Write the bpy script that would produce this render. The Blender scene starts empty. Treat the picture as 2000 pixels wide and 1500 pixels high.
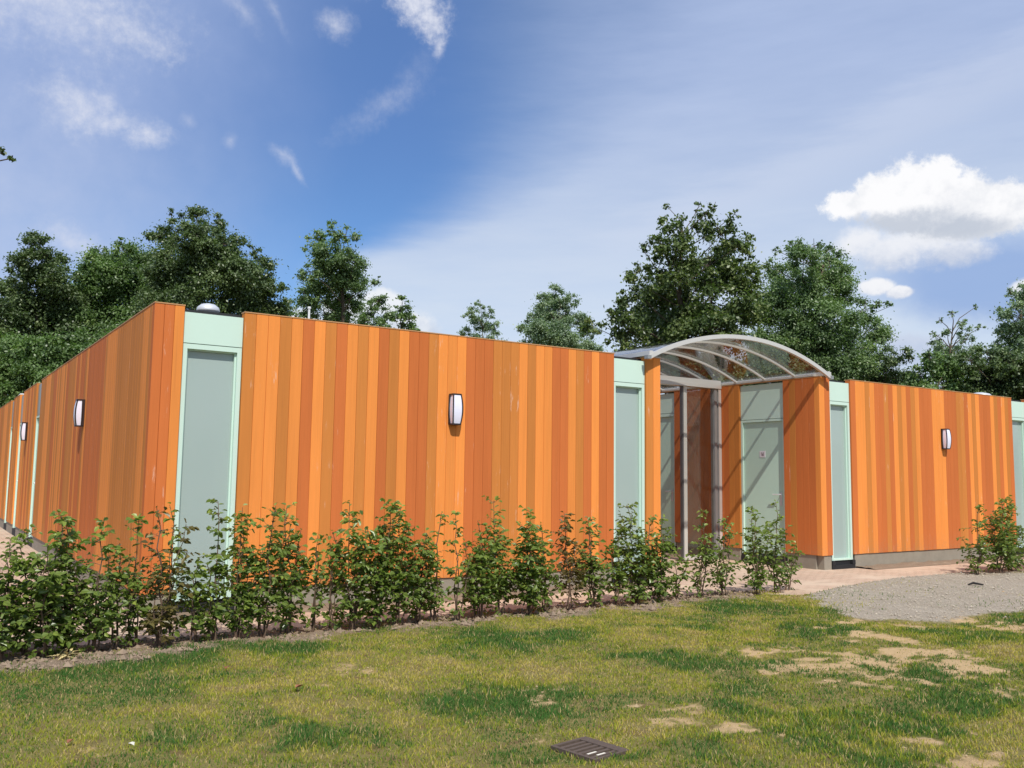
import bpy, math, random
import numpy as np
from mathutils import Vector, Matrix
C = bpy.context.scene.collection
R = math.radians
# ------------------------------------------------------------------ camera
cd = bpy.data.cameras.new('camera'); cam = bpy.data.objects.new('camera', cd); C.objects.link(cam)
_r = Vector((0.83301, -0.55309, 0.01326)); _f = Vector((0.54856, 0.82982, 0.10248))
_f.normalize(); _r = (_r - _f*_r.dot(_f)).normalized(); _u = _r.cross(_f)
cam.matrix_world = Matrix(((_r.x,_u.x,-_f.x,0),(_r.y,_u.y,-_f.y,0),(_r.z,_u.z,-_f.z,1.4),(0,0,0,1)))
cd.sensor_width = 36; cd.lens = 31.676; cd.clip_start = .05; cd.clip_end = 2000
bpy.context.scene.camera = cam
# ------------------------------------------------------------------ sun and view
SUN = Vector((-1.12, -3.0, 3.9)).normalized()
sd = bpy.data.lights.new('sun', 'SUN'); sd.energy = 4.3; sd.angle = R(.55); sd.color = (1, .955, .88)
so = bpy.data.objects.new('sun', sd); C.objects.link(so)
so.rotation_euler = SUN.to_track_quat('Z', 'Y').to_euler(); so.location = (-5, -10, 20)
vs = bpy.context.scene.view_settings
vs.view_transform = 'Standard'; vs.look = 'None'; vs.gamma = 1; vs.exposure = 0
try: vs.use_curve_mapping = False
except Exception: pass
bpy.context.scene.cycles.transparent_max_bounces = 24
# ------------------------------------------------------------------ node helper
class NT:
    def __init__(s, nt): s.nt = nt; s.n = nt.nodes; s.l = nt.links
    def node(s, t, **kw):
        n = s.n.new(t)
        for k, v in kw.items(): setattr(n, k, v)
        return n
    def put(s, sock, v):
        if isinstance(v, bpy.types.NodeSocket): s.l.new(v, sock)
        else: sock.default_value = v
    def m(s, op, a, b=None, c=None, clamp=False):
        n = s.node('ShaderNodeMath', operation=op, use_clamp=clamp); s.put(n.inputs[0], a)
        if b is not None: s.put(n.inputs[1], b)
        if c is not None: s.put(n.inputs[2], c)
        return n.outputs[0]
    def ss(s, v, a, b, o0=0., o1=1.):
        n = s.node('ShaderNodeMapRange', interpolation_type='SMOOTHSTEP')
        s.put(n.inputs[0], v); n.inputs[1].default_value = a; n.inputs[2].default_value = b
        n.inputs[3].default_value = o0; n.inputs[4].default_value = o1
        return n.outputs[0]
    def mix(s, f, a, b, blend='MIX'):
        n = s.node('ShaderNodeMix', data_type='RGBA', blend_type=blend)
        s.put(n.inputs[0], f)
        s.put(n.inputs[6], a if isinstance(a, bpy.types.NodeSocket) else (*a[:3], 1))
        s.put(n.inputs[7], b if isinstance(b, bpy.types.NodeSocket) else (*b[:3], 1))
        return n.outputs[2]
    def noise(s, vec, scale, detail=4, rough=.55, dist=0., lac=2.):
        n = s.node('ShaderNodeTexNoise'); s.put(n.inputs['Vector'], vec)
        n.inputs['Scale'].default_value = scale; n.inputs['Detail'].default_value = detail
        n.inputs['Roughness'].default_value = rough; n.inputs['Distortion'].default_value = dist
        n.inputs['Lacunarity'].default_value = lac
        return n.outputs[0]
    def vec(s, x, y, z):
        n = s.node('ShaderNodeCombineXYZ'); s.put(n.inputs[0], x); s.put(n.inputs[1], y); s.put(n.inputs[2], z)
        return n.outputs[0]
    def scale(s, v, sc, loc=(0,0,0), rot=(0,0,0)):
        n = s.node('ShaderNodeMapping'); s.put(n.inputs[0], v)
        n.inputs['Scale'].default_value = sc; n.inputs['Location'].default_value = loc; n.inputs['Rotation'].default_value = rot
        return n.outputs[0]
    def attr(s, name, out=2):
        n = s.node('ShaderNodeAttribute', attribute_name=name); return n.outputs[out]
# ------------------------------------------------------------------ sky
w = bpy.data.worlds.new('World'); bpy.context.scene.world = w; w.use_nodes = True
t = NT(w.node_tree); t.n.clear()
out = t.node('ShaderNodeOutputWorld'); bg = t.node('ShaderNodeBackground'); bg.inputs[1].default_value = SKY_K = .1
t.l.new(bg.outputs[0], out.inputs[0])
sky = t.node('ShaderNodeTexSky', sky_type='NISHITA', sun_disc=False)
sky.sun_elevation = math.asin(SUN.z); sky.sun_rotation = math.atan2(SUN.x, SUN.y); sky.air_density = 1.0; sky.dust_density = .3; sky.ozone_density = 2.0
tc = t.node('ShaderNodeTexCoord'); nrm = t.node('ShaderNodeVectorMath', operation='NORMALIZE'); t.l.new(tc.outputs['Generated'], nrm.inputs[0])
sx = t.node('ShaderNodeSeparateXYZ'); t.l.new(nrm.outputs[0], sx.inputs[0])
AZ = t.m('MULTIPLY', t.m('ARCTAN2', sx.outputs[0], sx.outputs[1]), 57.2958)
EL = t.m('MULTIPLY', t.m('ARCSINE', sx.outputs[2]), 57.2958)
P = t.vec(AZ, EL, 0)
n1 = t.m('SUBTRACT', t.noise(P, .35, 6, .6), .5)
n2 = t.m('SUBTRACT', t.noise(t.scale(P, (1,1,1), (31,17,5)), .35, 6, .6), .5)
n3 = t.m('SUBTRACT', t.noise(t.scale(P, (1,1,1), (7,57,2)), .13, 4, .5), .5)
fine = t.m('SUBTRACT', t.noise(P, 1.5, 8, .66), .5)
def K(r, g, b):                                   # radiance of an sRGB sky colour
    return tuple((((c/255+.055)/1.055)**2.4)/SKY_K for c in (r, g, b))
col = sky.outputs[0]
col = t.mix(1.0, col, (SKYT := (.76, 1.02, 1.32)), 'MULTIPLY')
def ell(az, el, ra, re, rot=0., warp=1.2, soft=None, n=None):
    """1 at the centre of a warped ellipse, 0 at its edge, negative outside"""
    a = t.m('ADD', t.m('SUBTRACT', AZ, az), t.m('MULTIPLY', n1, warp)); e = t.m('ADD', t.m('SUBTRACT', EL, el), t.m('MULTIPLY', n2, warp))
    c, s = math.cos(R(rot)), math.sin(R(rot))
    u = t.m('ADD', t.m('MULTIPLY', a, c/ra), t.m('MULTIPLY', e, s/ra)); v = t.m('SUBTRACT', t.m('MULTIPLY', e, c/re), t.m('MULTIPLY', a, s/re))
    return t.m('SUBTRACT', 1.0, t.m('SQRT', t.m('ADD', t.m('MULTIPLY', u, u), t.m('MULTIPLY', v, v))))
# broad veils of thin cirrus
st = t.noise(t.scale(P, (.16, .9, 1), rot=(0, 0, R(-33))), .8, 5, .6)
stc = t.m('SUBTRACT', st, .5)
azb = t.m('SUBTRACT', 36.0, t.m('MULTIPLY', 18., t.m('POWER', 2.71828, t.m('DIVIDE', t.m('SUBTRACT', 12.5, EL), 4.))))
s1 = t.m('ADD', t.m('SUBTRACT', AZ, azb), t.m('ADD', t.m('MULTIPLY', stc, 3.), t.m('MULTIPLY', n3, 3.5)))
s1 = t.m('DIVIDE', s1, t.m('ADD', 3.2, t.m('MULTIPLY', t.m('MAXIMUM', t.m('SUBTRACT', EL, 14), 0.), .85)))
a1 = t.m('MULTIPLY', t.ss(s1, -.75, 1.0), t.ss(AZ, 19, 24))
veilc = t.mix(t.ss(EL, 8, 27), K(213, 225, 241), K(177, 194, 229))
col = t.mix(t.m('MULTIPLY', a1, t.m('MULTIPLY_ADD', stc, .3, .88), clamp=True), col, veilc)
a2 = t.m('MULTIPLY', t.ss(t.m('ADD', t.m('MULTIPLY_ADD', EL, -.25, AZ), t.m('MULTIPLY', n3, 9)), 20, -3), t.m('MULTIPLY_ADD', n1, .6, .88), clamp=True)
col = t.mix(a2, col, K(182, 198, 231))
a3 = t.m('MULTIPLY', t.ss(EL, 12, 24), t.m('MULTIPLY', t.ss(AZ, 36, 26), .34))
col = t.mix(a3, col, K(108, 140, 204))
# clearer blue gap low on the right, under the cumulus
g = t.m('MULTIPLY', t.ss(ell(62.5, 11.2, 9, 3.6, -8, 2.5), 0, .6), .75)
col = t.mix(g, col, K(136, 168, 220))
# pale streaks fanning over the right half
sk = t.ss(t.m('ABSOLUTE', t.m('ADD', t.m('SUBTRACT', t.m('MULTIPLY', t.m('SUBTRACT', AZ, 38), .33), t.m('SUBTRACT', EL, 14.2)), t.m('MULTIPLY', stc, 4.))), 2.6, 0, 0, .30)
col = t.mix(t.m('MULTIPLY', sk, t.ss(AZ, 34, 44)), col, K(214, 222, 240))
# wisps: (az, el, r_az, r_el, rot, warp, strength, softness)
for az, el, ra, re, rot, wp, k, so_ in [
    (3.5, 26.0, 8.5, 3.2, -6, 5, .80, .7), (9.5, 24.9, 2.8, .9, -10, 3, .45, .7),
    (6.6, 20.5, 2.9, 1.5, -10, 3.0, .78, .7), (8.3, 21.3, .8, .9, 20, 2, .45, .7), (10.6, 19.5, 1.5, .75, 12, 1.8, .80, .6), (8.7, 19.9, 2.4, .8, 12, 1.6, .55, .8),
    (15.7, 27.1, 1.7, .6, -42, 2.0, .42, .9), (17.8, 27.3, 1.5, .45, -52, 2.0, .36, .9), (21.7, 26.9, 1.25, 1.0, 0, 1.8, .60, .7),
    (26.8, 28.5, 2.4, 1.5, -38, 2.2, .97, .35), (24.6, 29.3, 3, .8, 0, 2, .5, .7), (28.3, 26.2, .45, .75, 0, 1.0, .70, .6), (27.8, 27.2, 1.2, .9, -45, 2.2, .7, .6),
    (26.4, 24.2, 3.6, .9, 52, 2.0, .17, .9), (24.6, 22.4, 3.8, 1.0, 30, 2.4, .26, .9),
    (18.6, 19.2, 1.2, .45, -30, 1.4, .50, .8), (19.5, 18.4, .9, .3, -50, 1.0, .62, .8), (15.4, 19.8, .6, .5, 0, 1.2, .40, .9), (12.7, 20.6, .6, .5, 0, 1.2, .3, .9),
    (7.1, 12.9, 2.2, 1.1, -15, 1.8, .55, .6)]:
    d = ell(az, el, ra, re, rot, wp)
    a = t.m('MULTIPLY', t.ss(t.m('ADD', d, t.m('MULTIPLY', fine, 1.15)), -.3, so_*1.3+.45), t.m('MULTIPLY_ADD', fine, .9*k, k*.92), clamp=True)
    col = t.mix(a, col, K(222, 226, 240))
# cumulus: union of lobes, lit from above, grey underneath
def cumulus(lobes, base, top, wp, soft, white, grey, rag=.35, op=1., belly=()):
    global col
    f = None
    for az, el, ra, re in lobes:
        d = ell(az, el, ra, re, 0, wp)
        f = d if f is None else t.m('SMOOTH_MAX', f, d, .12)
    f = t.m('ADD', f, t.m('MULTIPLY', fine, rag))
    a = t.m('MULTIPLY', t.ss(f, 0, soft), op)
    FLD = f
    h = t.m('ADD', EL, t.m('ADD', t.m('MULTIPLY', n2, 3.6), t.m('MULTIPLY', fine, 1.4)))
    c = t.mix(t.ss(h, base, top), grey, white)
    c = t.mix(t.ss(n1, -.02, .16, 0, .30 if belly else .12), c, grey)
    for gz_ in belly: c = t.mix(t.m('MULTIPLY', t.ss(t.m('ADD', ell(*gz_), t.m('MULTIPLY', fine, 1.1)), -.15, .7), .9), c, grey)
    col = t.mix(a, col, c)
W_, G_ = K(253, 253, 255), K(190, 198, 214)
cumulus([(56.8, 13.5, 3.2, 1.5), (60.0, 13.1, 2.6, 1.2), (55.0, 14.1, 2.2, 1.1), (58.6, 14.0, 4.0, 1.3)], 12.0, 14.2, 1.3, .7, K(240, 242, 248), K(196, 206, 226), .7, .96)
cumulus([(58.0, 17.0, 2.2, 2.0), (56.3, 16.7, 2.1, 1.6), (59.4, 17.2, 1.6, 1.5), (60.6, 16.2, 2.0, 1.6), (62.4, 15.6, 2.4, 1.35), (64.8, 15.1, 2.6, 1.5), (58.3, 15.6, 4.4, 1.4), (54.3, 16.2, 1.9, 1.0), (60.8, 14.7, 4.0, 1.2)], 13.0, 15.4, 1.25, .40, W_, K(194, 202, 216), 1.0, 1., [(57.0, 14.9, 4.2, .95), (60.6, 14.4, 2.6, .75)])
cumulus([(55.8, 11.5, 1.25, .6), (57.0, 11.1, .95, .45)], 10.6, 11.6, .9, .4, K(245, 246, 250), K(212, 218, 232))
cumulus([(64.2, 10.7, 1.7, .8)], 10.0, 11.2, .9, .4, K(245, 246, 250), K(205, 212, 228))
cumulus([(20.2, 9.4, 1.5, 1.1), (23.0, 10.0, 2.2, 1.3), (25.2, 10.8, 1.6, 1.0), (27.0, 9.2, 2.2, 1.3)], 8.4, 10.6, 1.4, .4, K(238, 242, 248), K(196, 208, 228))
cumulus([(52.0, 6.6, 6, 1.3), (57.5, 7.6, 3.4, 1.3)], 6, 9, 1.6, .6, K(206, 214, 232), K(176, 190, 220), .5, .7)
t.l.new(col, bg.inputs[0])
# ------------------------------------------------------------------ materials
def mat(name, rough=.6, metallic=0., spec=.4):
    m = bpy.data.materials.new(name); m.use_nodes = True; n = NT(m.node_tree)
    b = m.node_tree.nodes['Principled BSDF']; b.inputs['Roughness'].default_value = rough; b.inputs['Metallic'].default_value = metallic
    b.inputs['Specular IOR Level'].default_value = spec
    return m, n, b
def obco(n): return n.node('ShaderNodeTexCoord').outputs['Object']
def bump(n, b, h, strength=.3, dist=.01):
    bn = n.node('ShaderNodeBump'); bn.inputs['Strength'].default_value = strength; bn.inputs['Distance'].default_value = dist
    n.put(bn.inputs['Height'], h); n.l.new(bn.outputs[0], b.inputs['Normal'])
def plain(name, c, rough=.6, metallic=0., spec=.4, var=.12, nscale=6, bmp=0., bscale=80):
    m, n, b = mat(name, rough, metallic, spec); co = obco(n)
    v = n.m('MULTIPLY_ADD', n.m('SUBTRACT', n.noise(co, nscale, 5, .6), .5), var*2, 1.)
    n.put(b.inputs['Base Color'], n.mix(1., c, n.vec(v, v, v), 'MULTIPLY'))
    if bmp: bump(n, b, n.noise(co, bscale, 4, .6), bmp, .004)
    return m
def mk_wood():
    m, n, b = mat('orange stained planks', .7, 0, .14); co = obco(n)
    tone = n.attr('tone'); pid = n.attr('pid')
    c = n.mix(n.ss(tone, .2, .8), (.80, .272, .060), (.565, .203, .046))         # light / tan
    c = n.mix(n.ss(tone, 1.2, 1.8), c, (.565, .158, .042))                      # reddish
    c = n.mix(n.ss(tone, 2.2, 2.8), c, (.46, .140, .045))                      # brown red
    off = n.node('ShaderNodeVectorMath', operation='ADD'); n.l.new(co, off.inputs[0]); n.l.new(n.vec(n.m('MULTIPLY', pid, 37.), n.m('MULTIPLY', pid, 11.), n.m('MULTIPLY', pid, 53.)), off.inputs[1])
    gr = n.noise(n.scale(off.outputs[0], (55, 55, 1.6)), 1., 5, .65, .4)
    bl = n.noise(n.scale(off.outputs[0], (9, 9, .7)), 1., 4, .6)
    v = n.m('ADD', n.m('MULTIPLY', n.m('SUBTRACT', gr, .5), .20), n.m('MULTIPLY', n.m('SUBTRACT', bl, .5), .26))
    v = n.m('ADD', n.m('ADD', v, n.m('MULTIPLY', n.m('SUBTRACT', pid, .5), .13)), 1.)
    c = n.mix(1., c, n.vec(v, v, v), 'MULTIPLY')
    # pale scuffs on a few boards
    sc = n.noise(n.scale(off.outputs[0], (26, 26, 2.6)), 1., 6, .75)
    pat = n.noise(n.scale(co, (1.1, 1.1, .9), (3.3, 0, 1.7)), 1.3, 3, .6)
    mask = n.m('MULTIPLY', n.ss(sc, .59, .69), n.ss(n.m('ADD', pat, n.m('MULTIPLY', pid, .16)), .62, .72))
    c = n.mix(n.m('MULTIPLY', mask, .62), c, (.78, .55, .42))
    streak = n.noise(n.scale(off.outputs[0], (120, 120, .55), (5, 1, 2)), 1., 4, .7)
    c = n.mix(n.m('MULTIPLY', n.ss(streak, .56, .74), .28), c, (.30, .12, .05))
    sp = n.node('ShaderNodeSeparateXYZ'); n.l.new(co, sp.inputs[0])
    splash = n.m('MULTIPLY', n.ss(n.m('ADD', sp.outputs[2], n.m('MULTIPLY', n.noise(co, 9, 4, .7), .5)), .85, .35), n.ss(n.noise(co, 34, 4, .7), .35, .65))
    c = n.mix(n.m('MULTIPLY', splash, .38), c, (.40, .24, .13))
    n.put(b.inputs['Base Color'], c); bump(n, b, n.m('ADD', gr, streak), .16, .004)
    return m
WOOD = mk_wood()
MINT = plain('mint paint', (.575, .745, .64), .42, var=.03, nscale=3)
MINT_SHADE = plain('shaded mint paint', (.49, .66, .55), .45, var=.04, nscale=3)  # same mint, darkened in its colour for the shade on the door leaves
FANG = plain('grey green fanlight', (.20, .27, .23), .3, var=.05)
DARK = plain('dark behind boards', (.035, .02, .012), .9)
BLACK = plain('black bitumen', (.018, .018, .02), .75, var=.3, nscale=20, bmp=.3)
CONC = plain('concrete plinth', (.29, .255, .20), .9, var=.22, nscale=7, bmp=.4)
COPING = plain('tan coping', (.50, .27, .12), .6, var=.2, nscale=9)
ALU = plain('painted aluminium', (.62, .60, .56), .35, .25, .5, var=.05)
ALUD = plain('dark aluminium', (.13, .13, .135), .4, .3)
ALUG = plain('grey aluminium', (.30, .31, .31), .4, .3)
STEEL = plain('polished steel', (.70, .71, .72), .38, .35, .5, var=.05)
LAMPD = plain('lamp dark metal', (.040, .030, .030), .4, .2, var=.1)
LAMPW = plain('lamp opal diffuser', (.80, .80, .93), .35, var=.02)
SIGNW = plain('sign white', (.72, .68, .70), .5, var=.03)
SIGNG = plain('sign grey mark', (.30, .24, .26), .5)
VENTW = plain('white plastic', (.78, .78, .76), .4)
def mk_frost():
    m, n, b = mat('frosted glass', .14, 0, .6); co = obco(n)
    v = n.noise(n.scale(co, (1, 1, .5)), 1.2, 4, .5)
    n.put(b.inputs['Base Color'], n.mix(v, (.325, .415, .385), (.385, .455, .425)))
    return m
FROST = mk_frost()
def mk_clear(name, tint, base, dirt):
    m = bpy.data.materials.new(name); m.use_nodes = True; n = NT(m.node_tree); n.n.clear()
    o = n.node('ShaderNodeOutputMaterial'); tr = n.node('ShaderNodeBsdfTransparent'); tr.inputs[0].default_value = (*tint, 1)
    gl = n.node('ShaderNodeBsdfGlossy'); gl.inputs['Roughness'].default_value = .04
    fr = n.node('ShaderNodeLayerWeight'); fr.inputs[0].default_value = .5
    co = obco(n); bn = n.node('ShaderNodeBump'); bn.inputs['Strength'].default_value = .12; bn.inputs['Distance'].default_value = .02
    n.put(bn.inputs['Height'], n.noise(co, 3.5, 3, .5)); n.l.new(bn.outputs[0], gl.inputs['Normal'])
    f = n.m('MULTIPLY_ADD', n.m('POWER', fr.outputs[1], 4.), .85, base+.03, clamp=True)
    m1 = n.node('ShaderNodeMixShader'); n.put(m1.inputs[0], f); n.l.new(tr.outputs[0], m1.inputs[1]); n.l.new(gl.outputs[0], m1.inputs[2])
    df = n.node('ShaderNodeBsdfDiffuse'); df.inputs[0].default_value = (.42, .42, .40, 1)
    d = n.ss(n.noise(co, 2.4, 6, .7), .35, .8, dirt*.4, dirt*2)
    m2 = n.node('ShaderNodeMixShader'); n.put(m2.inputs[0], d); n.l.new(m1.outputs[0], m2.inputs[1]); n.l.new(df.outputs[0], m2.inputs[2])
    n.l.new(m2.outputs[0], o.inputs[0]); return m
CANOPY = mk_clear('clear canopy sheet', (.865, .86, .85), .02, .012)
PANE = mk_clear('clear door pane', (.84, .82, .77), .06, .02)
def mk_leaf(name, a, bcol, cc, rough=.45, trans=.45, tip=None):
    m = bpy.data.materials.new(name); m.use_nodes = True; n = NT(m.node_tree)
    b = m.node_tree.nodes['Principled BSDF']; o = m.node_tree.nodes['Material Output']
    v = n.attr('var'); c = n.mix(n.ss(v, 0, .6), a, bcol); c = n.mix(n.ss(v, .72, 1.), c, cc)
    n.put(b.inputs['Base Color'], c); b.inputs['Roughness'].default_value = rough; b.inputs['Specular IOR Level'].default_value = .5
    tl = n.node('ShaderNodeBsdfTranslucent'); n.put(tl.inputs[0], n.mix(1., c, (1.15, 1.5, .55), 'MULTIPLY'))
    mx = n.node('ShaderNodeMixShader'); mx.inputs[0].default_value = trans
    n.l.new(b.outputs[0], mx.inputs[1]); n.l.new(tl.outputs[0], mx.inputs[2]); n.l.new(mx.outputs[0], o.inputs[0])
    return m
LEAFS = {
 'dark': mk_leaf('dark tree leaves', (0.069, 0.104, 0.041), (0.125, 0.179, 0.066), (0.223, 0.278, 0.114), .42, .25),
 'mid':  mk_leaf('mid tree leaves', (0.100, 0.156, 0.058), (0.165, 0.255, 0.085), (0.279, 0.358, 0.127), .42, .3),
 'ash':  mk_leaf('ash tree leaves', (0.111, 0.168, 0.077), (0.184, 0.267, 0.106), (0.301, 0.378, 0.156), .42, .3),
 'maple':mk_leaf('broad tree leaves', (0.083, 0.124, 0.044), (0.150, 0.199, 0.065), (0.283, 0.309, 0.115), .42, .28),
 'grey': mk_leaf('grey green tree leaves', (0.165, 0.234, 0.142), (0.260, 0.333, 0.202), (0.378, 0.444, 0.260), .5, .3),
 'hedge':mk_leaf('beech hedge leaves', (0.086, 0.132, 0.029), (0.181, 0.246, 0.047), (0.326, 0.386, 0.077), .36, .30),
 'brown':mk_leaf('bronze hedge leaves', (0.092, 0.071, 0.025), (0.167, 0.138, 0.040), (0.230, 0.196, 0.057), .4, .3),
}
BARK = plain('bark', (.10, .075, .05), .9, var=.35, nscale=12, bmp=.5)
TWIG = plain('hedge twig', (.13, .085, .055), .85, var=.3, nscale=30)
# ------------------------------------------------------------------ mesh helpers
ORG = {}
def setp(o, label=None, cat=None, group=None, kind=None):
    if label: o['label'] = label
    if cat: o['category'] = cat
    if group: o['group'] = group
    if kind: o['kind'] = kind
    return o
def thing(name, loc, label, cat, group=None):
    o = bpy.data.objects.new(name, None); C.objects.link(o); o.location = loc; o.empty_display_size = .2
    ORG[o.name] = Vector(loc); return setp(o, label, cat, group)
def link(name, me, m, parent=None, origin=None):
    for x in (m if isinstance(m, (list, tuple)) else [m]): me.materials.append(x)
    o = bpy.data.objects.new(name, me); C.objects.link(o)
    if parent is not None:
        o.parent = parent; ORG[o.name] = ORG[parent.name]
        me.transform(Matrix.Translation(-ORG[parent.name]))
    elif origin is not None:
        me.transform(Matrix.Translation(-Vector(origin))); o.location = origin; ORG[o.name] = Vector(origin)
    else: ORG[o.name] = Vector((0, 0, 0))
    return o
class MB:
    def __init__(s): s.v = []; s.f = []; s.mi = []; s.at = {}; s.cur = {}; s.mat = 0; s.smooth = []; s.sm = False
    def face(s, idx):
        s.f.append(idx); s.mi.append(s.mat); s.smooth.append(s.sm)
        for k, v in s.cur.items(): s.at.setdefault(k, []).append(v)
    def box(s, x0, x1, y0, y1, z0, z1):
        x0, x1 = sorted((x0, x1)); y0, y1 = sorted((y0, y1)); z0, z1 = sorted((z0, z1)); b = len(s.v)
        s.v += [(x0,y0,z0),(x1,y0,z0),(x1,y1,z0),(x0,y1,z0),(x0,y0,z1),(x1,y0,z1),(x1,y1,z1),(x0,y1,z1)]
        for q in ((0,3,2,1),(4,5,6,7),(0,1,5,4),(1,2,6,5),(2,3,7,6),(3,0,4,7)): s.face([b+i for i in q])
    def prism(s, poly, z0, z1):                   # counter-clockwise plan polygon
        b = len(s.v); n = len(poly)
        s.v += [(x, y, z0) for x, y in poly] + [(x, y, z1) for x, y in poly]
        s.face([b+i for i in range(n-1, -1, -1)]); s.face([b+n+i for i in range(n)])
        for i in range(n): j = (i+1) % n; s.face([b+i, b+j, b+n+j, b+n+i])
    def tube(s, pts, rad, n=6, cap=True):
        b = len(s.v); pts = [Vector(p) for p in pts]
        if not isinstance(rad, (list, tuple)): rad = [rad]*len(pts)
        for i, p in enumerate(pts):
            d = (pts[min(i+1, len(pts)-1)] - pts[max(i-1, 0)])
            d = d.normalized() if d.length > 1e-9 else Vector((0, 0, 1))
            a = d.cross(Vector((.31, .17, .93))) 
            if a.length < .05: a = d.cross(Vector((1, 0, 0)))
            a.normalize(); c = d.cross(a)
            for k in range(n):
                q = 2*math.pi*k/n; s.v.append(tuple(p + (a*math.cos(q) + c*math.sin(q))*rad[i]))
        for i in range(len(pts)-1):
            for k in range(n):
                k2 = (k+1) % n; s.face([b+i*n+k, b+i*n+k2, b+(i+1)*n+k2, b+(i+1)*n+k])
        if cap: s.face([b+k for k in range(n-1, -1, -1)]); s.face([b+(len(pts)-1)*n+k for k in range(n)])
    def lathe(s, prof, cx, cy, n=20):
        b = len(s.v)
        for r, z in prof:
            for k in range(n): q = 2*math.pi*k/n; s.v.append((cx+r*math.cos(q), cy+r*math.sin(q), z))
        for i in range(len(prof)-1):
            for k in range(n): k2 = (k+1) % n; s.face([b+i*n+k, b+i*n+k2, b+(i+1)*n+k2, b+(i+1)*n+k])
        s.face([b+(len(prof)-1)*n+k for k in range(n)]); s.face([b+k for k in range(n-1, -1, -1)])
    def build(s, name, m, parent=None, origin=None):
        me = bpy.data.meshes.new(name); me.from_pydata(s.v, [], s.f); me.update()
        me.polygons.foreach_set('material_index', s.mi); me.polygons.foreach_set('use_smooth', s.smooth)
        for k, v in s.at.items():
            a = me.attributes.new(k, 'FLOAT', 'FACE'); a.data.foreach_set('value', v)
        return link(name, me, m, parent, origin)
def npmesh(name, V, F, var=None, smooth=False, vattr='var'):
    """V (n,3), F (m,k) quads/tris of equal size -> mesh"""
    me = bpy.data.meshes.new(name); k = F.shape[1]
    me.vertices.add(len(V)); me.vertices.foreach_set('co', V.astype(np.float32).ravel())
    me.loops.add(F.size); me.loops.foreach_set('vertex_index', F.astype(np.int32).ravel())
    me.polygons.add(len(F)); me.polygons.foreach_set('loop_start', np.arange(0, F.size, k, dtype=np.int32))
    try: me.polygons.foreach_set('loop_total', np.full(len(F), k, dtype=np.int32))
    except Exception: pass
    me.polygons.foreach_set('use_smooth', np.full(len(F), smooth))
    me.update(calc_edges=True)
    if var is not None:
        for kk, vv in (var.items() if isinstance(var, dict) else {vattr: var}.items()):
            a = me.attributes.new(kk, 'FLOAT', 'POINT'); a.data.foreach_set('value', vv.astype(np.float32))
    return me
# numpy value-noise fbm used for the ground, the grass and the foliage alike
def vnoise(x, y, seed=0):
    xi = np.floor(x).astype(np.int64); yi = np.floor(y).astype(np.int64); fx = x-xi; fy = y-yi
    fx = fx*fx*(3-2*fx); fy = fy*fy*(3-2*fy)
    def h(a, b):
        n = (a*374761393 + b*668265263 + seed*974634777) & 0x7fffffff
        n = (n ^ (n >> 13))*1274126177 & 0x7fffffff
        return ((n ^ (n >> 16)) & 0xffff)/65535.
    return (h(xi, yi)*(1-fx) + h(xi+1, yi)*fx)*(1-fy) + (h(xi, yi+1)*(1-fx) + h(xi+1, yi+1)*fx)*fy
def fbm(x, y, sc, o=4, seed=0):
    r = 0.; a = .5; tt = 0.
    for i in range(o): r = r + a*vnoise(x*sc+i*13.7, y*sc-i*7.3, seed+i); tt += a; a *= .55; sc *= 2.03
    return r/tt
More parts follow.
